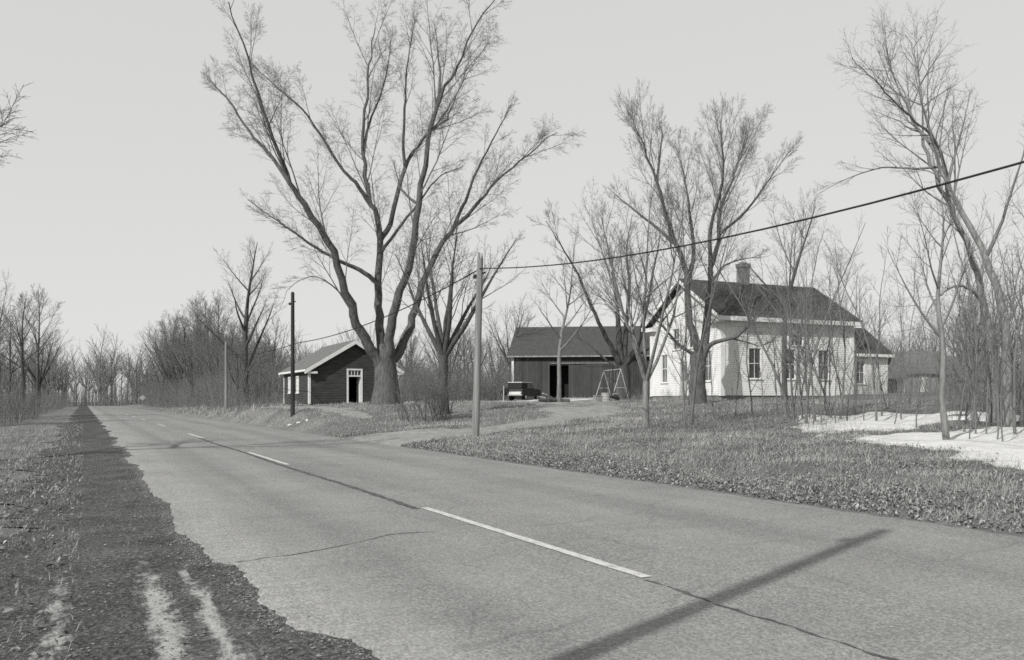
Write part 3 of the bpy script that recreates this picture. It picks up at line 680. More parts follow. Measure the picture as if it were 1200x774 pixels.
# --- saplings: five kinds copied over the thicket
def sapling(H, r, n):
    tr, cr = TB(), TB(); P = TP(num=[0, 7, 6, 0, 0], ratio=[.35, .5, .45, .4, .4], ang=[30, 34, 38, 40, 40], trop=[.03, .07, .05, 0, 0], maxl=3, rmin=.0035, rk=.008, seg=[8, 5, 4, 3, 3], thick=.0)
    p = Vector((0, 0, -.1)); d = Vector((random.gauss(0, .03), random.gauss(0, .03), 1)).normalized(); pts, rs = [p.copy()], [r]
    for i in range(10):
        d = (d + rv(.065) + Vector((0, 0, .04))).normalized(); p = p + d * H / 10; pts.append(p.copy()); rs.append(r * (1 - .85 * (i + 1) / 10))
    tr.tube(pts, rs, 7)
    az = random.uniform(0, 6.28)
    for i in range(n):
        t = .16 + .80 * (i + random.random()) / n; q, dq, rr = interp(pts, rs, min(t, .98)); az += 2.4; a = R(random.gauss(30, 8))
        nd = Vector((math.cos(az) * math.sin(a), math.sin(az) * math.sin(a), math.cos(a)))
        cr_r = rr * .55; PP = P; L = H * .32 * (1.2 - .9 * t) * random.uniform(.7, 1.3)
        k = 6; q2 = q.copy(); pp, r2 = [q2.copy()], [cr_r]; dd_ = nd.copy()
        for j in range(k): dd_ = (dd_ + rv(.09) + Vector((0, 0, .06))).normalized(); q2 = q2 + dd_ * L / k; pp.append(q2.copy()); r2.append(max(cr_r * (1 - .8 * (j + 1) / k), .003))
        cr.tube(pp, r2, 4); spawn(tr2 := cr, cr, pp, r2, 2, L, P)
    return tr, cr
random.seed(50); SAP = []
for H, r, n in ((7.5, .048, 11), (6.2, .038, 10), (8.2, .064, 12), (4.2, .022, 9), (5.0, .028, 10)):
    tr, cr = sapling(H, r, n); SAP.append((tr.mesh('sapling_trunk', M['stem']), cr.mesh('sapling_crown', M['stem'])))
def put_sapling(kind, px, Y, label, group, sc=1.0):
    t = thing('sapling', label, 'sapling', base(px, Y, .05), 0, group); t.scale = (sc,) * 3; t.rotation_euler = (random.gauss(0, .06), random.gauss(0, .06), random.uniform(0, 6.28))
    link('trunk', SAP[kind][0], t); link('crown', SAP[kind][1], t)
g1 = 'saplings in the thicket before the long farmhouse wall'
for px, Y, k, sc in ((926, 33, 2, 1.0), (931, 31, 0, .95), (936, 34, 1, 1.1), (941, 32, 0, 1.0), (945, 30, 2, .9), (950, 33, 4, 1.2), (956, 31, 1, 1.0), (968, 34, 0, .9), (975, 32, 2, .8), (984, 31, 0, .95), (990, 35, 1, 1.1), (918, 30, 3, 1.0), (962, 29, 3, 1.0), (980, 29, 3, 1.1), (911, 35, 1, .9), (929, 35, 4, 1.2), (934, 29, 3, 1.1), (947, 36, 0, .9), (953, 29, 4, 1.0), (972, 36, 1, 1.0), (993, 30, 3, 1.1), (1002, 33, 0, .8)):
    put_sapling(k, px, Y, 'thin bare sapling in the clump before the long farmhouse wall', g1, sc)
g2 = 'saplings standing before the farmhouse gable'
for px, Y, k, sc in ((803, 31, 0, .9), (809, 30, 2, .95), (813, 32, 1, 1.05), (797, 33, 4, .9), (838, 34, 3, 1.1)):
    put_sapling(k, px, Y, 'thin bare sapling in front of the farmhouse door and gable tree', g2, sc)
for px, Y, k, sc in ((883, 36, 1, 1.0), (862, 35, 3, 1.1), (893, 34, 4, .9)):
    put_sapling(k, px, Y, 'lone thin sapling before the left half of the long farmhouse wall', 'saplings before the left part of the long wall', sc)
g4 = 'saplings around the snow patches'
for px, Y, k, sc in ((1012, 30, 3, 1.1), (1027, 29, 0, .9), (1034, 31, 1, 1.0), (1047, 28, 3, 1.0), (1056, 30, 4, 1.1), (1074, 26, 3, 1.0), (1085, 31, 1, .8), (1129, 23, 4, 1.1), (1140, 25, 0, 1.0), (1147, 27, 1, .9), (1156, 22, 3, 1.1), (1172, 24, 1, 1.0), (1190, 22, 0, .9), (1197, 25, 2, 1.0), (1136, 21, 3, .8), (1176, 20, 3, .9), (1066, 35, 1, .9), (1097, 33, 4, 1.1), (1123, 27, 1, .9), (1133, 29, 0, .85), (1143, 22, 4, .9), (1151, 30, 2, .8), (1161, 27, 4, 1.1), (1168, 21, 3, 1.0), (1180, 29, 1, 1.1), (1186, 26, 3, 1.2), (1119, 32, 0, .8), (1040, 36, 4, 1.0)):
    put_sapling(k, px, Y, 'thin bare sapling standing around the snow patches by the wood edge', g4, sc)
# --- shrubs
def shrub(name, label, px, Y, n, H, spread, r, mat, group=None, lev=2):
    cr = TB(); P = TP(num=[0, 6, 5, 0, 0], ratio=[.4, .4, .4, .4, .4], maxl=lev + 1, rmin=.004, rk=.008, seg=[6, 5, 4, 3, 3], thick=9)
    for i in range(n):
        a = random.uniform(0, 6.28); q = math.sqrt(random.random()) * spread; b = Vector((math.cos(a) * q, math.sin(a) * q, -.05)); d = Vector((math.cos(a) * .25 * q / spread + random.gauss(0, .1), math.sin(a) * .25 * q / spread + random.gauss(0, .1), 1)).normalized()
        branch(cr, cr, b, d, H * random.uniform(.55, 1.1), r * random.uniform(.6, 1.2), 1, P)
    o = cr.build(name, mat); X, _ = XY(px, Y); o.location = (X, Y, tz(X, Y)); return tag(o, label, 'shrub', group)
random.seed(61)
shrub('shrub', 'dense dark shrub of upright bare stems right of the huge tree', 497, 44, 46, 2.9, 1.15, .022, M['twig_dark'])
shrub('shrub', 'thin bare shrub at the foot of the forked tree behind the pale pole', 516, 44.5, 22, 2.6, .5, .024, M['twig_dark'])
shrub('shrub', 'low twiggy shrub between the swing set and the farmhouse', 742, 56, 34, 1.6, .9, .010, M['stem'])
shrub('shrub', 'small round shrub under the gable window of the farmhouse', 786, 57, 30, 1.0, .6, .008, M['twig'])
shrub('shrub', 'low dark shrub at the edge of the barnyard left of the car', 541, 70, 40, 1.7, 1.4, .012, M['twig_dark'])
shrub('shrub', 'thin scrubby bush beside the right wall of the schoolhouse', 478, 62, 36, 3.2, 1.5, .012, M['twig'])

# --- woods
random.seed(70); BG = []
for H, r, nl, fk, sp, cen in ((15, .24, 11, .3, 30, True), (13, .22, 6, .25, 24, False), (16, .2, 12, .38, 26, True), (11, .16, 9, .25, 36, True), (14, .26, 7, .3, 30, False)):
    tr, cr = auto_tree(H, r, nl, fk, sp, PM(num=[0, 11, 8, 5, 0], maxl=3, rmin=.014, seg=[6, 5, 4, 3, 3]), central=cen, lr=.42)
    BG.append((tr.mesh('wood_trunk', M['bark_dark']), cr.mesh('wood_crown', M['twig_far'])))
def put_bg(X, Y, label, group, sc):
    k = random.randrange(len(BG)); t = thing('bare_tree', label, 'tree', (X, Y, tz(X, Y) - .1), random.uniform(0, 6.28), group); t.scale = (sc, sc, sc * random.uniform(.9, 1.15))
    link('trunk', BG[k][0], t); link('crown', BG[k][1], t)
cnt = 0
while cnt < 96:
    s = random.uniform(84, 205); n = random.uniform(3.5, 30); X, Y = unsn(s, n); px = PX + F * X / Y
    if px > 405 or px < 140 or (px > 240 and Y < 80): continue
    cnt += 1; top = np.interp(px, [140, 190, 235, 262, 300, 340, 405], [372, 368, 345, 350, 385, 425, 430]); sc = (HY + 8 - top) * Y / F / 18.0 * random.uniform(.8, 1.08)
    put_bg(X, Y, 'bare tree in the dark woods along the road beyond the schoolhouse', 'trees of the woods beyond the schoolhouse', sc)
for i in range(40):
    s = random.uniform(70, 260); n = random.uniform(-34, -15) - max(0, (110 - s) * .1); X, Y = unsn(s, n)
    put_bg(X, Y, 'bare tree in the woods on the far left side of the road', 'trees left of the road', random.uniform(.8, 1.2))
for i in range(16):
    px = random.uniform(470, 605); Y = random.uniform(88, 125); put_bg(*XY(px, Y), 'bare tree in the woods between the schoolhouse and the barn', 'trees between schoolhouse and barn', random.uniform(.45, .75))
for i in range(14):
    px = random.uniform(595, 770); Y = random.uniform(105, 135); put_bg(*XY(px, Y), 'bare tree in the woods behind the barn roof', 'trees behind the barn', random.uniform(.5, .68))
for i in range(18):
    px = random.uniform(985, 1250); Y = random.uniform(88, 130); put_bg(*XY(px, Y), 'bare tree in the woods behind the old sheds right of the farmhouse', 'trees behind the sheds', random.uniform(.42, .68))
for i in range(5):
    px = random.uniform(1120, 1235); Y = random.uniform(44, 64); put_bg(*XY(px, Y), 'bare tree in the thin wood at the far right behind the snow', 'trees at the far right', random.uniform(.35, .5))
# far woods and brush read as masses
random.seed(80); V1 = []
for q in range(4):
    tr, cr = auto_tree(random.uniform(11, 15), .2, 9, .3, 32, PM(num=[0, 6, 4, 0, 0], maxl=2, rmin=.03, seg=[4, 3, 3, 3, 3], thick=.0), central=q % 2 == 0, lr=.45)
    a, b = tr.arrays(); V1.append((a, b))
VV, QQ, off = [], [], 0
def far_add(X, Y, sc):
    global off
    V, Q = V1[random.randrange(4)]; a = random.uniform(0, 6.28); c, s_ = math.cos(a), math.sin(a)
    W = np.stack([V[:, 0] * c - V[:, 1] * s_, V[:, 0] * s_ + V[:, 1] * c, V[:, 2] * random.uniform(.85, 1.2)], -1) * sc + np.array([X, Y, tz(X, Y) - .2]); VV.append(W); QQ.append(Q + off); off += len(V)
for i in range(240):
    Y = random.uniform(150, 230); far_add(*XY(random.uniform(330, 1400), Y), Y, random.uniform(.6, .95)) if False else far_add(XY(random.uniform(330, 1400), Y)[0], Y, random.uniform(.55, .9))
for i in range(190):
    s = random.uniform(150, 380); n = random.choice((random.uniform(6, 50), random.uniform(6, 50), random.uniform(-70, -14))); X, Y = unsn(s, n); far_add(X, Y, random.uniform(.7, 1.05))
for i in range(110):
    X, Y = unsn(random.uniform(300, 340) if i % 2 else random.uniform(345, 420), random.uniform(-45, 40)); far_add(X, Y, random.uniform(1.1, 1.6))
me = np_mesh('far_woods', np.concatenate(VV), np.concatenate(QQ)); me.materials.append(M['twig_far']); tag(link('far_woods', me), 'distant bare woods massed along the horizon', 'woods', kind='stuff')
tb = TB()
def stems(cnt, fn, hlo, hhi, r):
    for i in range(cnt):
        X, Y = fn(); h = random.uniform(hlo, hhi); b = Vector((X, Y, tz(X, Y) - .05)); d = Vector((random.gauss(0, .22), random.gauss(0, .22), 1))
        tb.tube([b, b + d * h * .5 + rv(.05), b + d * h + rv(.15)], [r, r * .7, r * .3], 3)
        for j in range(2):
            q = b + d * h * random.uniform(.3, .7); tb.tube([q, q + Vector((random.gauss(0, .4), random.gauss(0, .4), .7)) * h * .3], [r * .5, r * .2], 3)
stems(8000, lambda: unsn(random.uniform(88, 230), 2.8 + abs(random.gauss(0, 7))), 1.5, 6.0, .02)
stems(3200, lambda: unsn(random.uniform(75, 300), -13.5 - abs(random.gauss(0, 7))), .8, 4.6, .018)
stems(1500, lambda: unsn(random.uniform(290, 330), random.uniform(-40, 30)), 3, 9, .05)
stems(2600, lambda: XY(random.uniform(468, 600), random.uniform(80, 100)), 1.2, 4.4, .016)
stems(1500, lambda: XY(random.uniform(1020, 1250), random.uniform(88, 110)), 1.0, 4.0, .016)
stems(800, lambda: XY(random.uniform(1110, 1240), random.uniform(26, 60)), .8, 3.8, .007)
stems(700, lambda: XY(random.uniform(1000, 1120), random.uniform(36, 70)), .6, 2.6, .006)
stems(900, lambda: unsn(random.uniform(68, 100), random.uniform(1.5, 9)), .5, 1.6, .012)
stems(500, lambda: XY(random.uniform(760, 1010), random.uniform(24, 38)), .4, 1.3, .005)
tag(tb.build('undergrowth', M['twig_far']), 'tangled bare brush and weeds along the wood edges', 'undergrowth', kind='stuff')

# ------------------------------------------------------------------ buildings
def V3(*a): return Vector(a)
def siding(mb, O, U, Nn, z0, rng, ztop, course, holes=(), out=.02):
    """lapped boards; rng(z) gives the u extent of the wall at height z"""
    O, U, Nn = Vector(O), Vector(U), Vector(Nn); z = z0; Zv = Vector((0, 0, 1))
    while z < ztop - .01:
        zb = min(z + course, ztop); zm = (z + zb) / 2; a0, b0 = rng(z); a1, b1 = rng(zb)
        cuts = sorted([(h[0], h[1]) for h in holes if h[2] < zm < h[3]]); segs = []; ca0, ca1 = a0, a1
        for (h0, h1) in cuts: segs.append((ca0, ca1, h0, h0)); ca0 = ca1 = h1
        segs.append((ca0, ca1, b0, b1))
        for (p0, p1, q0, q1) in segs:
            if q0 - p0 < .01: continue
            A = O + U * p0 + Zv * z + Nn * out; B = O + U * q0 + Zv * z + Nn * out; Cc = O + U * q1 + Zv * zb + Nn * .004; D = O + U * p1 + Zv * zb + Nn * .004
            mb.quad(A, B, Cc, D); mb.quad(A - Nn * out, B - Nn * out, B, A)
        z = zb
def window(parent, O, U, Nn, u0, z0, w, h, frame_m, glass_m, cols=2, rows=2, fw=.10, name='window', sill=True, mun=.03):
    O, U, Nn, Zv = Vector(O), Vector(U), Vector(Nn), Vector((0, 0, 1)); B = O + U * u0 + Zv * z0; m = MB(); q = .035
    m.obox(B - U * fw - Nn * .06, U * fw, Nn * (.06 + q), Zv * h); m.obox(B + U * w - Nn * .06, U * fw, Nn * (.06 + q), Zv * h)
    m.obox(B - U * fw - Nn * .06 + Zv * h, U * (w + 2 * fw), Nn * (.06 + q + .01), Zv * fw)
    fr = m.build(name, frame_m, parent)
    p = MB(); p.obox(B - Nn * .075, U * w, Nn * .02, Zv * h); p.build('pane', glass_m, fr)
    s = MB(); Bq = B - Nn * .055
    s.obox(Bq, U * .04, Nn * .03, Zv * h); s.obox(Bq + U * (w - .04), U * .04, Nn * .03, Zv * h); s.obox(Bq + U * .04, U * (w - .08), Nn * .03, Zv * .05); s.obox(Bq + U * .04 + Zv * (h - .05), U * (w - .08), Nn * .03, Zv * .05)
    for i in range(1, rows): s.obox(Bq + U * .04 + Zv * (h * i / rows - .025), U * (w - .08), Nn * .034, Zv * .05)
    for i in range(1, cols): s.obox(Bq + U * (w * i / cols - mun / 2) + Zv * .05, U * mun, Nn * .026, Zv * (h - .1))
    s.build('sash', frame_m, fr)
    if sill: k = MB(); k.obox(B - U * (fw + .04) - Nn * .06 - Zv * .06, U * (w + 2 * fw + .08), Nn * (.06 + .09), Zv * .058); k.build('sill', frame_m, fr)
    return fr
def gable_rng(W, ze, zr):
    def r(z):
        if z <= ze: return (0, W)
        k = min((z - ze) / (zr - ze), 1) * W / 2; return (k, W - k)
    return r
# --- schoolhouse
C0 = XY(362, 63); base_z = min(tz(*C0), tz(C0[0] + 6, C0[1] + 3)) - .05
sc_ = thing('schoolhouse', 'small dark one-room schoolhouse with white trim and open door beside the huge tree', 'schoolhouse', (C0[0], C0[1], base_z), R(30))
W, D, ze, zr = 6.75, 9.0, 2.78, 4.86
f0 = .22
m = MB(); m.box(.05, W - .05, .05, D - .05, -.6, f0); m.build('foundation', M['foundation'], sc_)
hx0, hx1 = 2.92, 3.86     # doorway
m = MB()
siding(m, (0, 0, 0), (1, 0, 0), (0, -1, 0), f0, gable_rng(W, ze, zr), zr - .05, .125, [(hx0, hx1, f0, f0 + 2.5)])
wz0, wz1 = .95, 2.35
lw = [(3.3, 4.25), (6.3, 7.25)]
siding(m, (0, D, 0), (0, -1, 0), (-1, 0, 0), f0, lambda z: (0, D), ze, .125, [(D - b, D - a, wz0, wz1) for a, b in lw])
siding(m, (W, 0, 0), (0, 1, 0), (1, 0, 0), f0, lambda z: (0, D), ze, .125)
siding(m, (W, D, 0), (-1, 0, 0), (0, 1, 0), f0, gable_rng(W, ze, zr), zr - .05, .125)
m.build('wall', M['school_red'], sc_)
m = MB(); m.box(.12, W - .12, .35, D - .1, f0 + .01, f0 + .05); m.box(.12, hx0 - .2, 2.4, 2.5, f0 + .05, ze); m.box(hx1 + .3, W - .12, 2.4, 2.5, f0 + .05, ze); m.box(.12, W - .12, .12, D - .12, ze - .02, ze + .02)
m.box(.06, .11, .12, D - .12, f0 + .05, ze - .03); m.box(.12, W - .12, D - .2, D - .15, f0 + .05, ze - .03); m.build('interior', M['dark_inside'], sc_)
# door case, transom, open leaf, step
m = MB(); m.box(hx0 - .13, hx0, -.05, .1, f0 - .02, f0 + 2.62); m.box(hx1, hx1 + .13, -.05, .1, f0 - .02, f0 + 2.62); m.box(hx0, hx1, -.05, .1, f0 + 2.5, f0 + 2.62); m.box(hx0, hx1, -.04, .1, f0 + 2.02, f0 + 2.12)
for k in range(1, 4): x = hx0 + (hx1 - hx0) * k / 4; m.box(x - .018, x + .018, -.01, .03, f0 + 2.12, f0 + 2.5)
dc = m.build('door_frame', M['trim_white'], sc_)
m = MB(); m.box(hx0, hx1, .04, .06, f0 + 2.12, f0 + 2.5); m.build('transom', M['glass'], dc)
d = MB(); d.box(hx1 - .06, hx1 - .015, .12, .95, f0 + .05, f0 + 2.0); dl = d.build('door', M['trim_white'], sc_)
kk = MB(); kk.cyl((hx1 - .06, .85, f0 + .95), (hx1 - .13, .85, f0 + .95), .03, .035, 8); kk.build('handle', M['chrome'], dl)
m = MB(); m.box(hx0 - .25, hx1 + .35, -.9, -.06, -.5, .12); m.box(hx0 - .1, hx1 + .2, -.5, -.06, .12, .2); m.build('doorstep', M['foundation'], sc_, .01)
# windows of the road side, white blinds down
for a, b in lw:
    w_ = window(sc_, (0, D, 0), (0, -1, 0), (-1, 0, 0), D - b + .12, wz0 + .08, b - a - .24, wz1 - wz0 - .2, M['trim_white'], M['inner_wall'], 2, 2, .12)
# corner boards, frieze, cornice, roof
m = MB()
for x in (-.035, W - .125): m.box(x, x + .16, -.035, .09, f0 - .03, ze - .02)
m.box(-.035, .05, .09, .16, f0 - .03, ze - .02); m.box(-.035, .07, D - .15, D + .035, f0 - .03, ze - .02); m.box(W - .05, W + .035, .09, .16, f0 - .03, ze - .02)
m.build('corner_board', M['trim_white'], sc_)
m = MB(); m.box(-.04, .02, .165, D - .155, ze - .22, ze + .02); m.box(W - .02, W + .04, .165, D - .155, ze - .22, ze + .02); m.build('frieze', M['trim_white'], sc_)
ov, oe = .38, .32; sl = (zr - ze) / (W / 2)
m = MB()
for sgn in (0, 1):
    xe = -oe if sgn == 0 else W + oe; zz = ze - oe * sl; xm = W / 2
    a = [(xe, zz + .06), (xm, zr + .06), (xm, zr + .18), (xe, zz + .18)]
    m.extrude(a, 1, -ov, D + ov)
m.build('roof', M['roof_school'], sc_)
m = MB()
for sgn in (0, 1):       # rake boards and eave boards
    xe = -oe - .01 if sgn == 0 else W + oe + .01; zz = ze - oe * sl; xm = W / 2
    for y0, y1 in ((-ov - .03, -ov + .04), (D + ov - .04, D + ov + .03)): m.extrude([(xe, zz - .16), (xm, zr - .16), (xm, zr + .16), (xe, zz + .14)], 1, y0, y1)
    xa, xb = (-oe - .06, -oe + .02) if sgn == 0 else (W + oe - .02, W + oe + .06)
    m.box(xa, xb, -ov - .035, D + ov + .035, zz - .0, zz + .14)
    xa, xb = (-oe, .55) if sgn == 0 else (W - .55, W + oe)      # cornice returns
    m.box(xa, xb, -ov + .045, -.03, zz - .16, zz + .0)
m.build('cornice', M['trim_white'], sc_)
m = MB(); zz = ze - oe * sl
m.quad((-oe, -ov, zz + .05), (W / 2, -ov, zr + .05), (W / 2, 0, zr + .05), (-oe, 0, zz + .05)); m.quad((W + oe, -ov, zz + .05), (W / 2, -ov, zr + .05), (W / 2, 0, zr + .05), (W + oe, 0, zz + .05)); m.build('soffit', M['grey_paint'], sc_)

# --- farmhouse
th = R(24); C0 = XY(845, 55); bz = tz(*C0)
ho = thing('farmhouse', 'white clapboard farmhouse with dark roof, chimney and low side wing', 'house', (C0[0], C0[1], bz), th)
W, G, ze, zr = 10.9, 9.3, 5.35, 8.05
f0 = .35
m = MB(); m.box(.06, W - .06, .06, G - .06, -.8, f0); m.build('foundation', M['foundation'], ho)
m = MB()
# long wall (front): windows
lwin = [(2.15, 1.1, .95, 2.0), (5.0, 1.1, .9, 2.0), (7.85, 1.1, .9, 2.0)]       # u, z over f0, w, h
upw = [(5.55, 3.35, 1.0, .78)]
def hole(l): return [(u - .02, u + w + .02, f0 + z, f0 + z + h) for u, z, w, h in l]
siding(m, (0, 0, 0), (1, 0, 0), (0, -1, 0), f0, lambda z: (0, W), ze, .125, hole(lwin + upw))
gwin = [(1.15, .95, .8, 2.0), (6.85, .95, .8, 2.0)]; gdoor = (4.05, .0, 1.0, 2.35); gup = [(3.1, 3.25, .8, 1.45), (5.2, 3.25, .8, 1.45)]
siding(m, (0, G, 0), (0, -1, 0), (-1, 0, 0), f0, gable_rng(G, ze, zr), zr - .05, .125, hole([(G - u - w, z, w, h) for u, z, w, h in gwin + gup + [gdoor]]))
siding(m, (W, 0, 0), (0, 1, 0), (1, 0, 0), f0, gable_rng(G, ze, zr), zr - .05, .125)
siding(m, (W, G, 0), (-1, 0, 0), (0, 1, 0), f0, lambda z: (0, W), ze, .125)
m.build('wall', M['white_paint'], ho)
for u, z, w, h in lwin: window(ho, (0, 0, 0), (1, 0, 0), (0, -1, 0), u, f0 + z, w, h, M['trim_white'], M['glass'])
for u, z, w, h in upw: window(ho, (0, 0, 0), (1, 0, 0), (0, -1, 0), u, f0 + z, w, h, M['trim_white'], M['glass'], 3, 1)
for u, z, w, h in gwin + gup: window(ho, (0, G, 0), (0, -1, 0), (-1, 0, 0), G - u - w, f0 + z, w, h, M['trim_white'], M['glass_pale'] if z < 2 else M['glass'])
# gable door: case, panelled leaf, step
u, z, w, h = gdoor; m = MB(); m.box(-.06, .06, u - .14, u, f0, f0 + h + .14); m.box(-.06, .06, u + w, u + w + .14, f0, f0 + h + .14); m.box(-.07, .06, u - .002, u + w + .002, f0 + h, f0 + h + .14); dfm = m.build('door_frame', M['trim_white'], ho)
m = MB(); m.box(.0, .05, u, u + w, f0, f0 + h); dlf = m.build('door', M['grey_paint'], ho)
m = MB(); m.box(-.012, .0, u + .15, u + w - .15, f0 + 1.05, f0 + 2.1); m.build('door_pane', M['glass_pale'], dlf)
m = MB()
for k in range(3): m.box(-.45 - .28 * k, -.03 - .28 * k if k else -.03, u - .3, u + w + .3, -.5, f0 - .02 - .16 * k)
m.build('steps', M['foundation'], ho, .01)
# pilasters, frieze, cornice
m = MB(); m.box(-.05, .30, -.05, .06, f0 - .03, ze - .5); m.box(-.05, .06, .06, .30, f0 - .03, ze - .5); m.box(W - .30, W + .05, -.05, .06, f0 - .03, ze - .5); m.box(-.05, .06, G - .3, G + .05, f0 - .03, ze - .5); m.box(W - .06, W + .05, .06, .3, f0 - .03, ze - .5); m.build('corner_board', M['trim_white'], ho)
m = MB(); m.box(-.045, W + .045, -.045, .05, ze - .5, ze + .02); m.box(-.045, .05, .05, .6, ze - .5, ze + .02); m.box(-.045, .05, G - .6, G + .045, ze - .5, ze + .02); m.build('frieze', M['trim_white'], ho)
ov, oe = .45, .5; sl = (zr - ze) / (G / 2)
m = MB()
for sgn in (0, 1):
    ye = -oe if sgn == 0 else G + oe; zz = ze - oe * sl; a = [(ye, zz + .28), (G / 2, zr + .28), (G / 2, zr + .42), (ye, zz + .42)]; m.extrude(a, 0, -ov, W + ov)
m.build('roof', M['roof_dark'], ho)
m = MB()
for sgn in (0, 1):
    ye = -oe - .01 if sgn == 0 else G + oe + .01; zz = ze - oe * sl
    for x0, x1 in ((-ov - .03, -ov + .04), (W + ov - .04, W + ov + .03)): m.extrude([(ye, zz + .14), (G / 2, zr + .14), (G / 2, zr + .40), (ye, zz + .38)], 0, x0, x1)
    ya, yb = (-oe - .07, -oe + .02) if sgn == 0 else (G + oe - .02, G + oe + .07); m.box(-ov - .035, W + ov + .035, ya, yb, zz + .10, zz + .38)
    ya, yb = (-oe + .02, -.046) if sgn == 0 else (G + .046, G + oe - .02); m.box(-ov + .045, W + ov - .045, ya, yb, zz + .12, zz + .26)   # soffit of the eave
    ya, yb = (-oe, .9) if sgn == 0 else (G - .9, G + oe); m.box(-ov + .045, -.046, ya, yb, zz + .02, zz + .30)
m.build('cornice', M['trim_white'], ho)
m = MB(); m.box(4.62, 5.32, G / 2 - .32, G / 2 + .32, zr - .4, zr + 1.5); m.box(4.57, 5.37, G / 2 - .37, G / 2 + .37, zr + 1.5, zr + 1.78); m.box(4.75, 5.19, G / 2 - .18, G / 2 + .18, zr + 1.78, zr + 1.86); m.build('chimney', M['brick'], ho)
# side wing
wx, wl, wd, wy = W + .02, 3.45, 5.2, .4; we, wr = 3.35, 5.2; o0 = .35
wg = MB(); 
siding(wg, (wx, wy, 0), (1, 0, 0), (0, -1, 0), o0, lambda z: (0, wl), we, .125, [(.55, 1.35, o0 + .85, o0 + 2.45)])
siding(wg, (wx + wl, wy, 0), (0, 1, 0), (1, 0, 0), o0, gable_rng(wd, we, wr), wr - .05, .125)
siding(wg, (wx + wl, wy + wd, 0), (-1, 0, 0), (0, 1, 0), o0, lambda z: (0, wl), we, .125)
wgo = wg.build('wing_wall', M['white_paint'], ho)
window(ho, (wx, wy, 0), (1, 0, 0), (0, -1, 0), .57, o0 + .85, .76, 1.6, M['trim_white'], M['glass'])
m = MB(); m.box(wx, wx + wl - .05, wy + .06, wy + wd - .06, -.8, o0); m.build('wing_foundation', M['foundation'], ho)
m = MB(); m.box(wx + wl - .16, wx + wl + .035, wy - .035, wy + .06, o0 - .02, we); m.box(wx + wl - .05, wx + wl + .035, wy + .06, wy + .16, o0 - .02, we); m.box(wx, wx + wl - .165, wy - .04, wy + .03, we - .2, we); m.build('wing_trim', M['trim_white'], ho)
sl2 = (wr - we) / (wd / 2); m = MB()
for sgn in (0, 1):
    ye = wy - .35 if sgn == 0 else wy + wd + .35; zz = we - .35 * sl2; m.extrude([(ye, zz + .1), (wy + wd / 2, wr + .1), (wy + wd / 2, wr + .22), (ye, zz + .22)], 0, wx, wx + wl + .3)
m.build('wing_roof', M['roof_dark'], ho)
m = MB(); m.box(wx + .0, wx + wl + .32, wy - .38, wy - .31, we - .35 * sl2 - .0, we - .35 * sl2 + .20); m.build('wing_fascia', M['trim_white'], ho)

# --- barn
C0 = XY(600, 86); bz = tz(*C0)
ba = thing('barn', 'long dark board barn with open central doorway behind the parked car', 'barn', (C0[0], C0[1], bz - .1), R(-7))
W, D, ze, zr = 16.5, 8.5, 4.65, 7.6
dx0, dx1 = 4.05, 5.75
m = MB(); x = 0; random.seed(90)
while x < W:
    w_ = .24; x1 = min(x + w_ - .012, W); dy = random.uniform(0, .025)
    if x1 < dx0 or x > dx1: m.box(x, x1, -dy, .05, .1 + random.uniform(0, .08), ze)
    else: m.box(x, x1, -dy, .05, 3.6, ze)
    x += w_
m.box(-.0, .05, .06, D, .1, ze); m.box(W - .05, W, .06, D, .1, ze); m.box(.05, W - .05, D - .05, D, .1, ze)
for xx in (0, W - .05): m.extrude([(0.06, ze), (D, ze), (D / 2, zr)], 0, xx, xx + .05)
m.build('wall', M['barn_boards'], ba)
m = MB(); m.box(.0, W, .0, D, -.6, .1); m.build('foundation', M['foundation'], ba)
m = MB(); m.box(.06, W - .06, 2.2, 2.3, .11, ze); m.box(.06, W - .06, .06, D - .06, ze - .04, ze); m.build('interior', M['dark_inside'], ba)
m = MB(); m.box(7.4, 10.2, -.09, -.035, .35, 3.7); m.box(7.4, 10.2, -.12, -.092, 3.45, 3.6); m.box(7.4, 10.2, -.12, -.092, .5, .65); dd_ = m.build('sliding_door', M['barn_boards'], ba)
m = MB(); m.box(3.9, 10.4, -.14, -.05, 3.75, 3.83); m.build('door_rail', M['old_wood'], ba)
m = MB(); m.box(-.03, .2, -.06, -.03, .1, ze - .05); m.box(-.03, -.002, -.03, .25, .1, ze - .05); m.build('corner_board', M['trim_white'], ba)
sl = (zr - ze) / (D / 2); m = MB(); oe, ov = .45, .4
for sgn in (0, 1):
    ye = -oe if sgn == 0 else D + oe; zz = ze - oe * sl; m.extrude([(ye, zz + .1), (D / 2, zr + .1), (D / 2, zr + .22), (ye, zz + .22)], 0, -ov, W + ov)
m.build('roof', M['roof_barn'], ba)
m = MB(); zz = ze - oe * sl; m.box(-ov - .01, W + ov, -oe - .05, -oe + .01, zz + .06, zz + .20); m.box(-ov - .05, -ov + .02, -oe - .05, -oe + .25, zz, zz + .24); m.build('eave_board', M['old_wood'], ba)

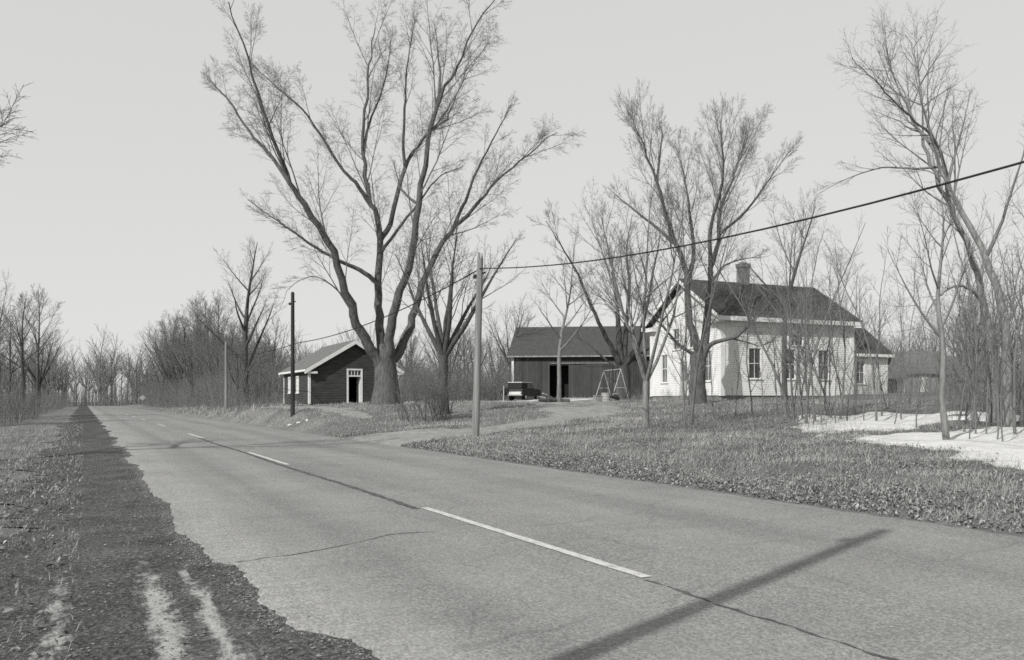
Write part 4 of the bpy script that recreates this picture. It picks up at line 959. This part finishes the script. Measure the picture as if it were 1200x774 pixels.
# --- old sheds on the right
def shed(name, label, px, Y, rz, W, D, ze, zr, wallm, roofm, door=None):
    C0 = XY(px, Y); t = thing(name, label, 'shed', (C0[0], C0[1], tz(*C0) - .1), rz); m = MB(); x = 0
    while x < W:
        x1 = min(x + .21, W)
        m.box(x, x1 - .015, -random.uniform(0, .03), .04, random.uniform(.0, .1), ze)
        x += .21
    m.box(0, .05, .05, D, 0, ze); m.box(W - .05, W, .05, D, 0, ze); m.box(.05, W - .05, D - .05, D, 0, ze)
    for xx in (0, W - .05): m.extrude([(.05, ze), (D, ze), (D / 2, zr)], 0, xx, xx + .05)
    m.build('wall', wallm, t)
    sl = (zr - ze) / (D / 2); m = MB()
    for sgn in (0, 1): ye = -.4 if sgn == 0 else D + .4; zz = ze - .4 * sl; m.extrude([(ye, zz + .08), (D / 2, zr + .08), (D / 2, zr + .17), (ye, zz + .17)], 0, -.3, W + .3)
    m.build('roof', roofm, t)
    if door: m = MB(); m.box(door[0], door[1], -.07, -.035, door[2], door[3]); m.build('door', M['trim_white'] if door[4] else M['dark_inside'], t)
    return t
shed('shed', 'weathered board shed with sagging shingle roof right of the farmhouse wing', 1056, 84, R(-4), 4.8, 5, 2.3, 4.3, M['old_wood'], M['roof_old'], (1.75, 2.5, .3, 1.9, 1))
shed('shed', 'long low shed with old shingle roof half hidden by saplings', 1094, 88, R(-14), 5.4, 5.5, 1.7, 3.9, M['old_wood'], M['roof_old'], (.5, 1.6, .1, 1.3, 0))
shed('shed', 'small dark lean-to outhouse beside the farmhouse wing corner', 1036, 70, R(10), 1.7, 2.0, 1.5, 2.3, M['old_wood'], M['roof_old'], (.3, 1.1, .1, 1.2, 0))

# ------------------------------------------------------------------ poles, cable, sign
def pole(px, Y, H, r, mat, label, split=False, arm=False, loc=None, lean=0):
    b = base(px, Y, .25) if loc is None else loc; t = thing('utility_pole', label, 'utility pole', b); tb = TB()
    tb.tube([Vector((lean * H * q, 0, H * q)) for q in np.linspace(0, 1, 8)], [r * (1 - .22 * q) for q in np.linspace(0, 1, 8)], 14); tb.build('shaft', mat, t)
    m = MB(); rt = r * .78
    if split: m.cyl((lean * H - rt * .45, 0, H - .01), (lean * H - rt * .5, 0, H + .22), rt * .5, rt * .3, 8); m.cyl((lean * H + rt * .5, 0, H - .01), (lean * H + rt * .55, 0, H + .12), rt * .45, rt * .35, 8)
    else: m.cyl((lean * H, 0, H - .01), (lean * H, 0, H + .05), rt, rt * .6, 14)
    m.build('cap', mat, t)
    k = MB(); k.cyl((lean * H - .28 * 0 - r - .02, 0, H - .62), (lean * H + r + .06, 0, H - .5), .03, .03, 8); k.box(lean * H - r - .1, lean * H - r * .6, -.05, .05, H - .72, H - .58); k.build('bracket', M['cable'], t)
    if arm: a = MB(); a.obox((-1.1, -.06, H - 1.0), (2.2, 0, 0), (0, .1, 0), (0, 0, .11)); a.build('crossarm', mat, t)
    return Vector(b), H
b1, h1 = pole(557, 31, 6.75, .145, M['pole_pale'], 'pale weathered utility pole with split top on the bank, carrying the cable', True, lean=.026)
b2, h2 = pole(343, 50, 7.45, .125, M['pole_dark'], 'dark slim utility pole in front of the schoolhouse')
b3, h3 = pole(265, 76, 6.4, .14, M['pole_pale'], 'pale short utility pole at the wood edge far down the road')
pole(0, 0, 7.2, .15, M['pole_dark'], 'dark utility pole on the right roadside bank beyond the frame', loc=(13.65, .95, tz(13.65, .95) - .2))
tb = TB()
def span(a, b, sag, r, n=26):
    pts = []
    for i in range(n): t = i / (n - 1); p = a.lerp(b, t); p.z -= 4 * sag * t * (1 - t); pts.append(p)
    tb.tube(pts, [r] * n, 6)
p0 = Vector((13.4, 1.2, 6.25)); p1 = at(564, 315.5, 31) - V3(0, .16, 0); p2 = at(346, 402, 50) + V3(.16, 0, 0); p3 = b3 + V3(.1, 0, 5.4)
span(p0, p1, 1.15, .019); span(p1, p2, .45, .022); span(p2, p3, .3, .022)
pb = Vector((*unsn(-40, 2.8), 6.6)); span(pb, p0, .8, .019)
tag(tb.build('telephone_cable', M['cable']), 'thick black cable strung between the roadside poles across the sky', 'cable')
# pole standing behind the camera on the left verge, its shadow lies across the road
sx, sy = .17 - .59 * 9.2, 5.57 - .807 * 9.2
pole(0, 0, 11.6, .125, M['pole_dark'], 'tall utility pole on the left verge whose shadow crosses the road', arm=False, loc=(sx, sy, tz(sx, sy) - .2))
# warning sign
X, Y = XY(167, 186); t = thing('road_sign', 'small pale diamond road sign at the far bend of the road', 'road sign', (X, Y, tz(X, Y)), R(25))
m = MB(); m.cyl((0, 0, -.2), (0, 0, 2.6), .05, .05, 8); m.build('post', M['old_wood'], t)
m = MB(); q = .62; m.extrude([(0, 2.1 - q), (q, 2.1), (0, 2.1 + q), (-q, 2.1)], 1, -.09, -.06); m.build('sign_panel', M['galv'], t)

# ------------------------------------------------------------------ yard things
# car: boxy two-door utility car, seen from behind
X, Y = XY(603, 80); t = thing('parked_car', 'boxy dark utility car with black rear window parked before the barn', 'car', (X, Y, tz(X, Y)), R(-27))
Wd = 1.62; hw = Wd / 2
m = MB()
m.extrude([(0, .45), (0, 1.02), (.06, 1.12), (2.35, 1.14), (2.5, 1.16), (3.45, 1.08), (3.62, .98), (3.64, .5), (3.3, .42), (.3, .42)], 0, -hw, hw); m.build('body', M['car_dark'], t, .03)
m = MB(); m.extrude([(.03, 1.12), (.1, 1.70), (1.75, 1.72), (2.3, 1.14)], 0, -hw + .05, hw - .05); m.build('cabin', M['car_dark'], t, .02)
m = MB(); m.box(-hw + .03, hw - .03, .02, 1.85, 1.70, 1.77); m.build('roof', M['car_light'], t, .02)
m = MB(); m.obox((-hw + .06, .015, 1.14), (Wd - .12, 0, 0), (0, .066, .55), (0, -.03, .004)); m.build('rear_window', M['rubber'], t)
for s in (-1, 1):
    xs = s * (hw - .05); m = MB(); m.box(min(xs, xs + s * .015), max(xs, xs + s * .015), .2, 1.0, 1.2, 1.62); m.build('side_window', M['rubber'], t)
    m = MB(); m.extrude([(1.1, 1.2), (1.1, 1.62), (1.68, 1.62), (1.95, 1.2)], 0, min(xs, xs + s * .015), max(xs, xs + s * .015)); m.build('side_window', M['glass_pale'], t)
m = MB(); m.obox((-hw + .12, 2.24, 1.19), (Wd - .24, 0, 0), (0, -.46, .46), (0, .03, .02)); m.build('windscreen', M['glass'], t)
m = MB(); m.box(-hw + .14, hw - .14, -.03, -.002, .62, .86); m.build('tailgate', M['car_light'], t, .01)
m = MB(); m.box(-hw - .06, hw + .06, -.17, -.05, .48, .62); m.build('bumper', M['chrome'], t, .02)
m = MB(); m.box(-hw - .03, hw + .03, 3.66, 3.76, .48, .62); m.build('bumper', M['chrome'], t, .02)
for s in (-1, 1):
    m = MB(); m.box(s * (hw - .09) - .05, s * (hw - .09) + .05, -.04, -.001, .72, .86); m.build('taillight', M['grey_paint'], t)
    for y in (.72, 2.95):
        w = MB(); w.cyl((s * (hw - .18), y, .34), (s * (hw + .03), y, .34), .34, .34, 20); wo = w.build('wheel', M['rubber'], t, .02, True)
        w = MB(); w.cyl((s * (hw + .031), y, .34), (s * (hw + .05), y, .34), .19, .15, 16); w.build('rim', M['chrome'], wo)
m = MB(); m.cyl((-hw - .28, -.12, .86), (-hw + .1, -.30, .86), .33, .33, 18); m.build('spare_wheel', M['rubber'], t, .03)
# swing set
X, Y = XY(704, 66); t = thing('swing_set', 'light metal swing set with two A-shaped ends before the barn', 'swing set', (X, Y, tz(X, Y)), 0)
A = V3(.25, 0, 2.35); B = V3(1.45, -2.0, 2.4)
m = MB(); m.cyl(A, B, .035, .035, 8); m.build('top_bar', M['galv'], t)
for top, s in ((A, 1), (B, 1)):
    for dx in (-.75, .65): m = MB(); m.cyl(top, (top.x + dx, top.y + (.3 if dx > 0 else -.3), -.05), .03, .03, 8); m.build('leg', M['galv'], t)
    m = MB(); m.cyl((top.x - .42, top.y - .17, 1.0), (top.x + .37, top.y + .17, 1.0), .022, .022, 6); m.build('brace', M['galv'], t)
for q in (.33, .7):
    c = A.lerp(B, q); m = MB(); dv = (B - A).normalized() * .2
    m.cyl(c - dv, c - dv - V3(0, 0, 1.8), .01, .01, 5); m.cyl(c + dv, c + dv - V3(0, 0, 1.8), .01, .01, 5); ch = m.build('swing', M['galv'], t)
    m = MB(); m.obox(c - dv * 1.2 - V3(.08, 0, 1.83), dv * 2.4, V3(.18, .05, 0), V3(0, 0, .03)); m.build('swing_seat', M['pale_wood'], ch)
# drum, box, boards, logs, wagon
def drum(px, Y, r, h, mat, label):
    X, _ = XY(px, Y); m = MB(); m.cyl((0, 0, 0), (0, 0, h), r, r, 18)
    for q in (.0, .33, .66, .94): m.cyl((0, 0, h * q), (0, 0, h * q + .05), r + .02, r + .02, 18)
    m.cyl((0, 0, h), (0, 0, h + .03), r - .04, r - .06, 18); o = m.build('metal_drum', mat); o.location = (X, Y, tz(X, Y)); tag(o, label, 'drum')
drum(710, 63, .33, .66, M['grey_paint'], 'light metal drum standing under the swing set')
X, Y = XY(702, 63); m = MB(); m.box(-.35, .35, -.3, .3, 0, .42); m.box(-.38, .38, -.33, .33, .42, .47); o = m.build('wooden_box', M['old_wood'], None, .01); o.location = (X, Y, tz(X, Y)); o.rotation_euler = (0, 0, .4); tag(o, 'low wooden box on the ground left of the metal drum', 'box')
X, Y = XY(717, 64); t = thing('wheelbarrow', 'small dark wheelbarrow on the ground right of the metal drum', 'wheelbarrow', (X, Y, tz(X, Y)), .6)
m = MB(); m.obox((-.4, -.3, .3), (.8, 0, 0), (0, .6, 0), (.0, 0, .22)); m.build('tray', M['car_dark'], t, .03)
m = MB(); m.cyl((.55, -.04, .2), (.55, .04, .2), .2, .2, 16); m.build('wheel', M['rubber'], t)
for s in (-1, 1): m = MB(); m.cyl((.55, s * .08, .2), (-.95, s * .27, .5), .022, .022, 6); m.cyl((-.3, s * .2, .34), (-.35, s * .22, 0), .02, .02, 6); m.build('handle', M['old_wood'], t)
random.seed(99)
def log(px, Y, L, r, rz, label):
    tb = TB(); X, _ = XY(px, Y); tb.tube([V3(-L / 2, 0, r), V3(-L * .2, .03, r * 1.02), V3(L * .2, -.02, r), V3(L / 2, .01, r)], [r, r * .97, r * .95, r * .9], 12); o = tb.build('log', M['bark_dark']); o.location = (X, Y, tz(X, Y)); o.rotation_euler = (0, 0, rz)
    m = MB(); m.cyl((-L / 2 - .004, 0, r), (-L / 2, 0, r), r * .96, r * .96, 12); m.cyl((L / 2, .01, r), (L / 2 + .004, .01, r), r * .87, r * .87, 12); c = m.build('log_end', M['bark'], o); tag(o, label, 'log')
log(639, 60, .9, .16, .3, 'dark log lying left of the slender tree before the barn')
log(647, 59, .7, .15, .7, 'short thick log against the left side of the slender tree')
log(661, 60, .8, .15, -.2, 'dark log lying right of the slender tree before the barn')
for i, (px, Y, z, rz, tilt, L) in enumerate(((637, 82, .05, .3, .0, 1.8), (641, 81.6, .18, -.4, .18, 1.6), (645, 82.2, .28, .9, .35, 1.5), (639, 81.2, .4, 1.3, .3, 1.4), (643, 81, .1, -.9, .1, 1.2))):
    X, _ = XY(px, Y); m = MB(); m.box(-L / 2, L / 2, -.12, .12, 0, .05); o = m.build('board', M['pale_wood']); o.location = (X, Y, tz(X, Y) + z); o.rotation_euler = (0, tilt, rz); tag(o, 'loose pale board in the scrap heap beside the barn doorway', 'board', 'boards heaped by the barn doorway')
# white stones along the road edge, fence post
import bmesh
for i, px in enumerate((340, 350, 360)):
    bm = bmesh.new(); bmesh.ops.create_icosphere(bm, subdivisions=3, radius=.125 - .015 * i)
    for v in bm.verts: n_ = math.sin(v.co.x * 17 + i) * math.sin(v.co.y * 15) * .02 + math.sin(v.co.z * 23 + i * 2) * .012; v.co += v.normal * n_; v.co.z *= .75
    me = bpy.data.meshes.new('stone'); bm.to_mesh(me); bm.free(); me.materials.append(M['stone']); me.polygons.foreach_set('use_smooth', [True] * len(me.polygons)); o = link('stone', me); X, Y = XY(px, 47.5 - i * .6); o.location = (X, Y, tz(X, Y) + .05)
    tag(o, ['white stone at the roadside, left one of three', 'white stone at the roadside, middle one of three', 'smaller white stone at the roadside, right one of three'][i], 'stone', 'white stones at the roadside')
X, Y = XY(590, 79); m = MB(); m.cyl((0, 0, -.2), (.03, 0, 1.5), .06, .055, 10); m.cyl((.03, 0, 1.5), (.03, 0, 1.54), .055, .03, 10); o = m.build('fence_post', M['pale_wood']); o.location = (X, Y, tz(X, Y)); tag(o, 'lone pale fence post left of the parked car', 'fence post')
# weeds on the bank come with the grass; a fallen branch there
tb = TB(); P = TP(num=[0, 4, 4, 0, 0], maxl=3, thick=9); random.seed(101); branch(tb, tb, V3(0, 0, .08), V3(1, .1, .12).normalized(), 2.0, .02, 1, TP(num=[0, 4, 4, 0, 0], maxl=3, thick=9, trop=[0] * 5)); o = tb.build('fallen_branch', M['stem']); X, Y = hit(905, 508); o.location = (X, Y, tz(X, Y)); tag(o, 'pale fallen branch lying at the foot of the sapling clump', 'branch')

# ------------------------------------------------------------------ light, sky, camera
SUN_EL = R(36); ax, ay = -.59, -.807
sun = bpy.data.lights.new('sun', 'SUN'); sun.energy = 4.6; sun.angle = R(.53); sun.color = (1, .995, .975)
so = bpy.data.objects.new('sun', sun); COL.objects.link(so)
dirv = Vector((ax * math.cos(SUN_EL), ay * math.cos(SUN_EL), math.sin(SUN_EL))); so.rotation_euler = dirv.to_track_quat('Z', 'Y').to_euler()
wd = bpy.data.worlds.new('World'); SC.world = wd; wd.use_nodes = True; nt = wd.node_tree; bg = nt.nodes['Background']
sky = nt.nodes.new('ShaderNodeTexSky'); sky.sky_type = 'NISHITA'; sky.sun_disc = False; sky.sun_elevation = SUN_EL; sky.sun_rotation = math.atan2(ax, ay) % (2 * math.pi); sky.dust_density = 1; sky.air_density = 1
bw = nt.nodes.new('ShaderNodeRGBToBW'); nt.links.new(sky.outputs[0], bw.inputs[0])
pw = nt.nodes.new('ShaderNodeMath'); pw.operation = 'POWER'; pw.inputs[1].default_value = .12; nt.links.new(bw.outputs[0], pw.inputs[0])
mu = nt.nodes.new('ShaderNodeMath'); mu.operation = 'MULTIPLY'; mu.inputs[1].default_value = 6.1; nt.links.new(pw.outputs[0], mu.inputs[0])
vm = nt.nodes.new('ShaderNodeVectorMath'); vm.operation = 'SCALE'; vm.inputs[0].default_value = (1, 1, .982); nt.links.new(mu.outputs[0], vm.inputs['Scale']); nt.links.new(vm.outputs[0], bg.inputs['Color'])
bg.inputs['Strength'].default_value = .10
cam = bpy.data.cameras.new('camera'); co_ = bpy.data.objects.new('camera', cam); COL.objects.link(co_); SC.camera = co_
co_.location = (0, 0, EYE); co_.rotation_euler = (R(90), 0, 0); cam.sensor_width = 36; cam.lens = 36 * F / 1200; cam.shift_x = -(PX - 600) / 1200; cam.shift_y = (HY - 387) / 1200; cam.clip_end = 4000; cam.clip_start = .05
SC.view_settings.view_transform = 'Standard'; SC.view_settings.look = 'None'; SC.view_settings.exposure = 0; SC.view_settings.gamma = 1
SC.cycles.filter_width = 1.6; SC.cycles.max_bounces = 5; SC.cycles.diffuse_bounces = 3; SC.cycles.use_denoising = False
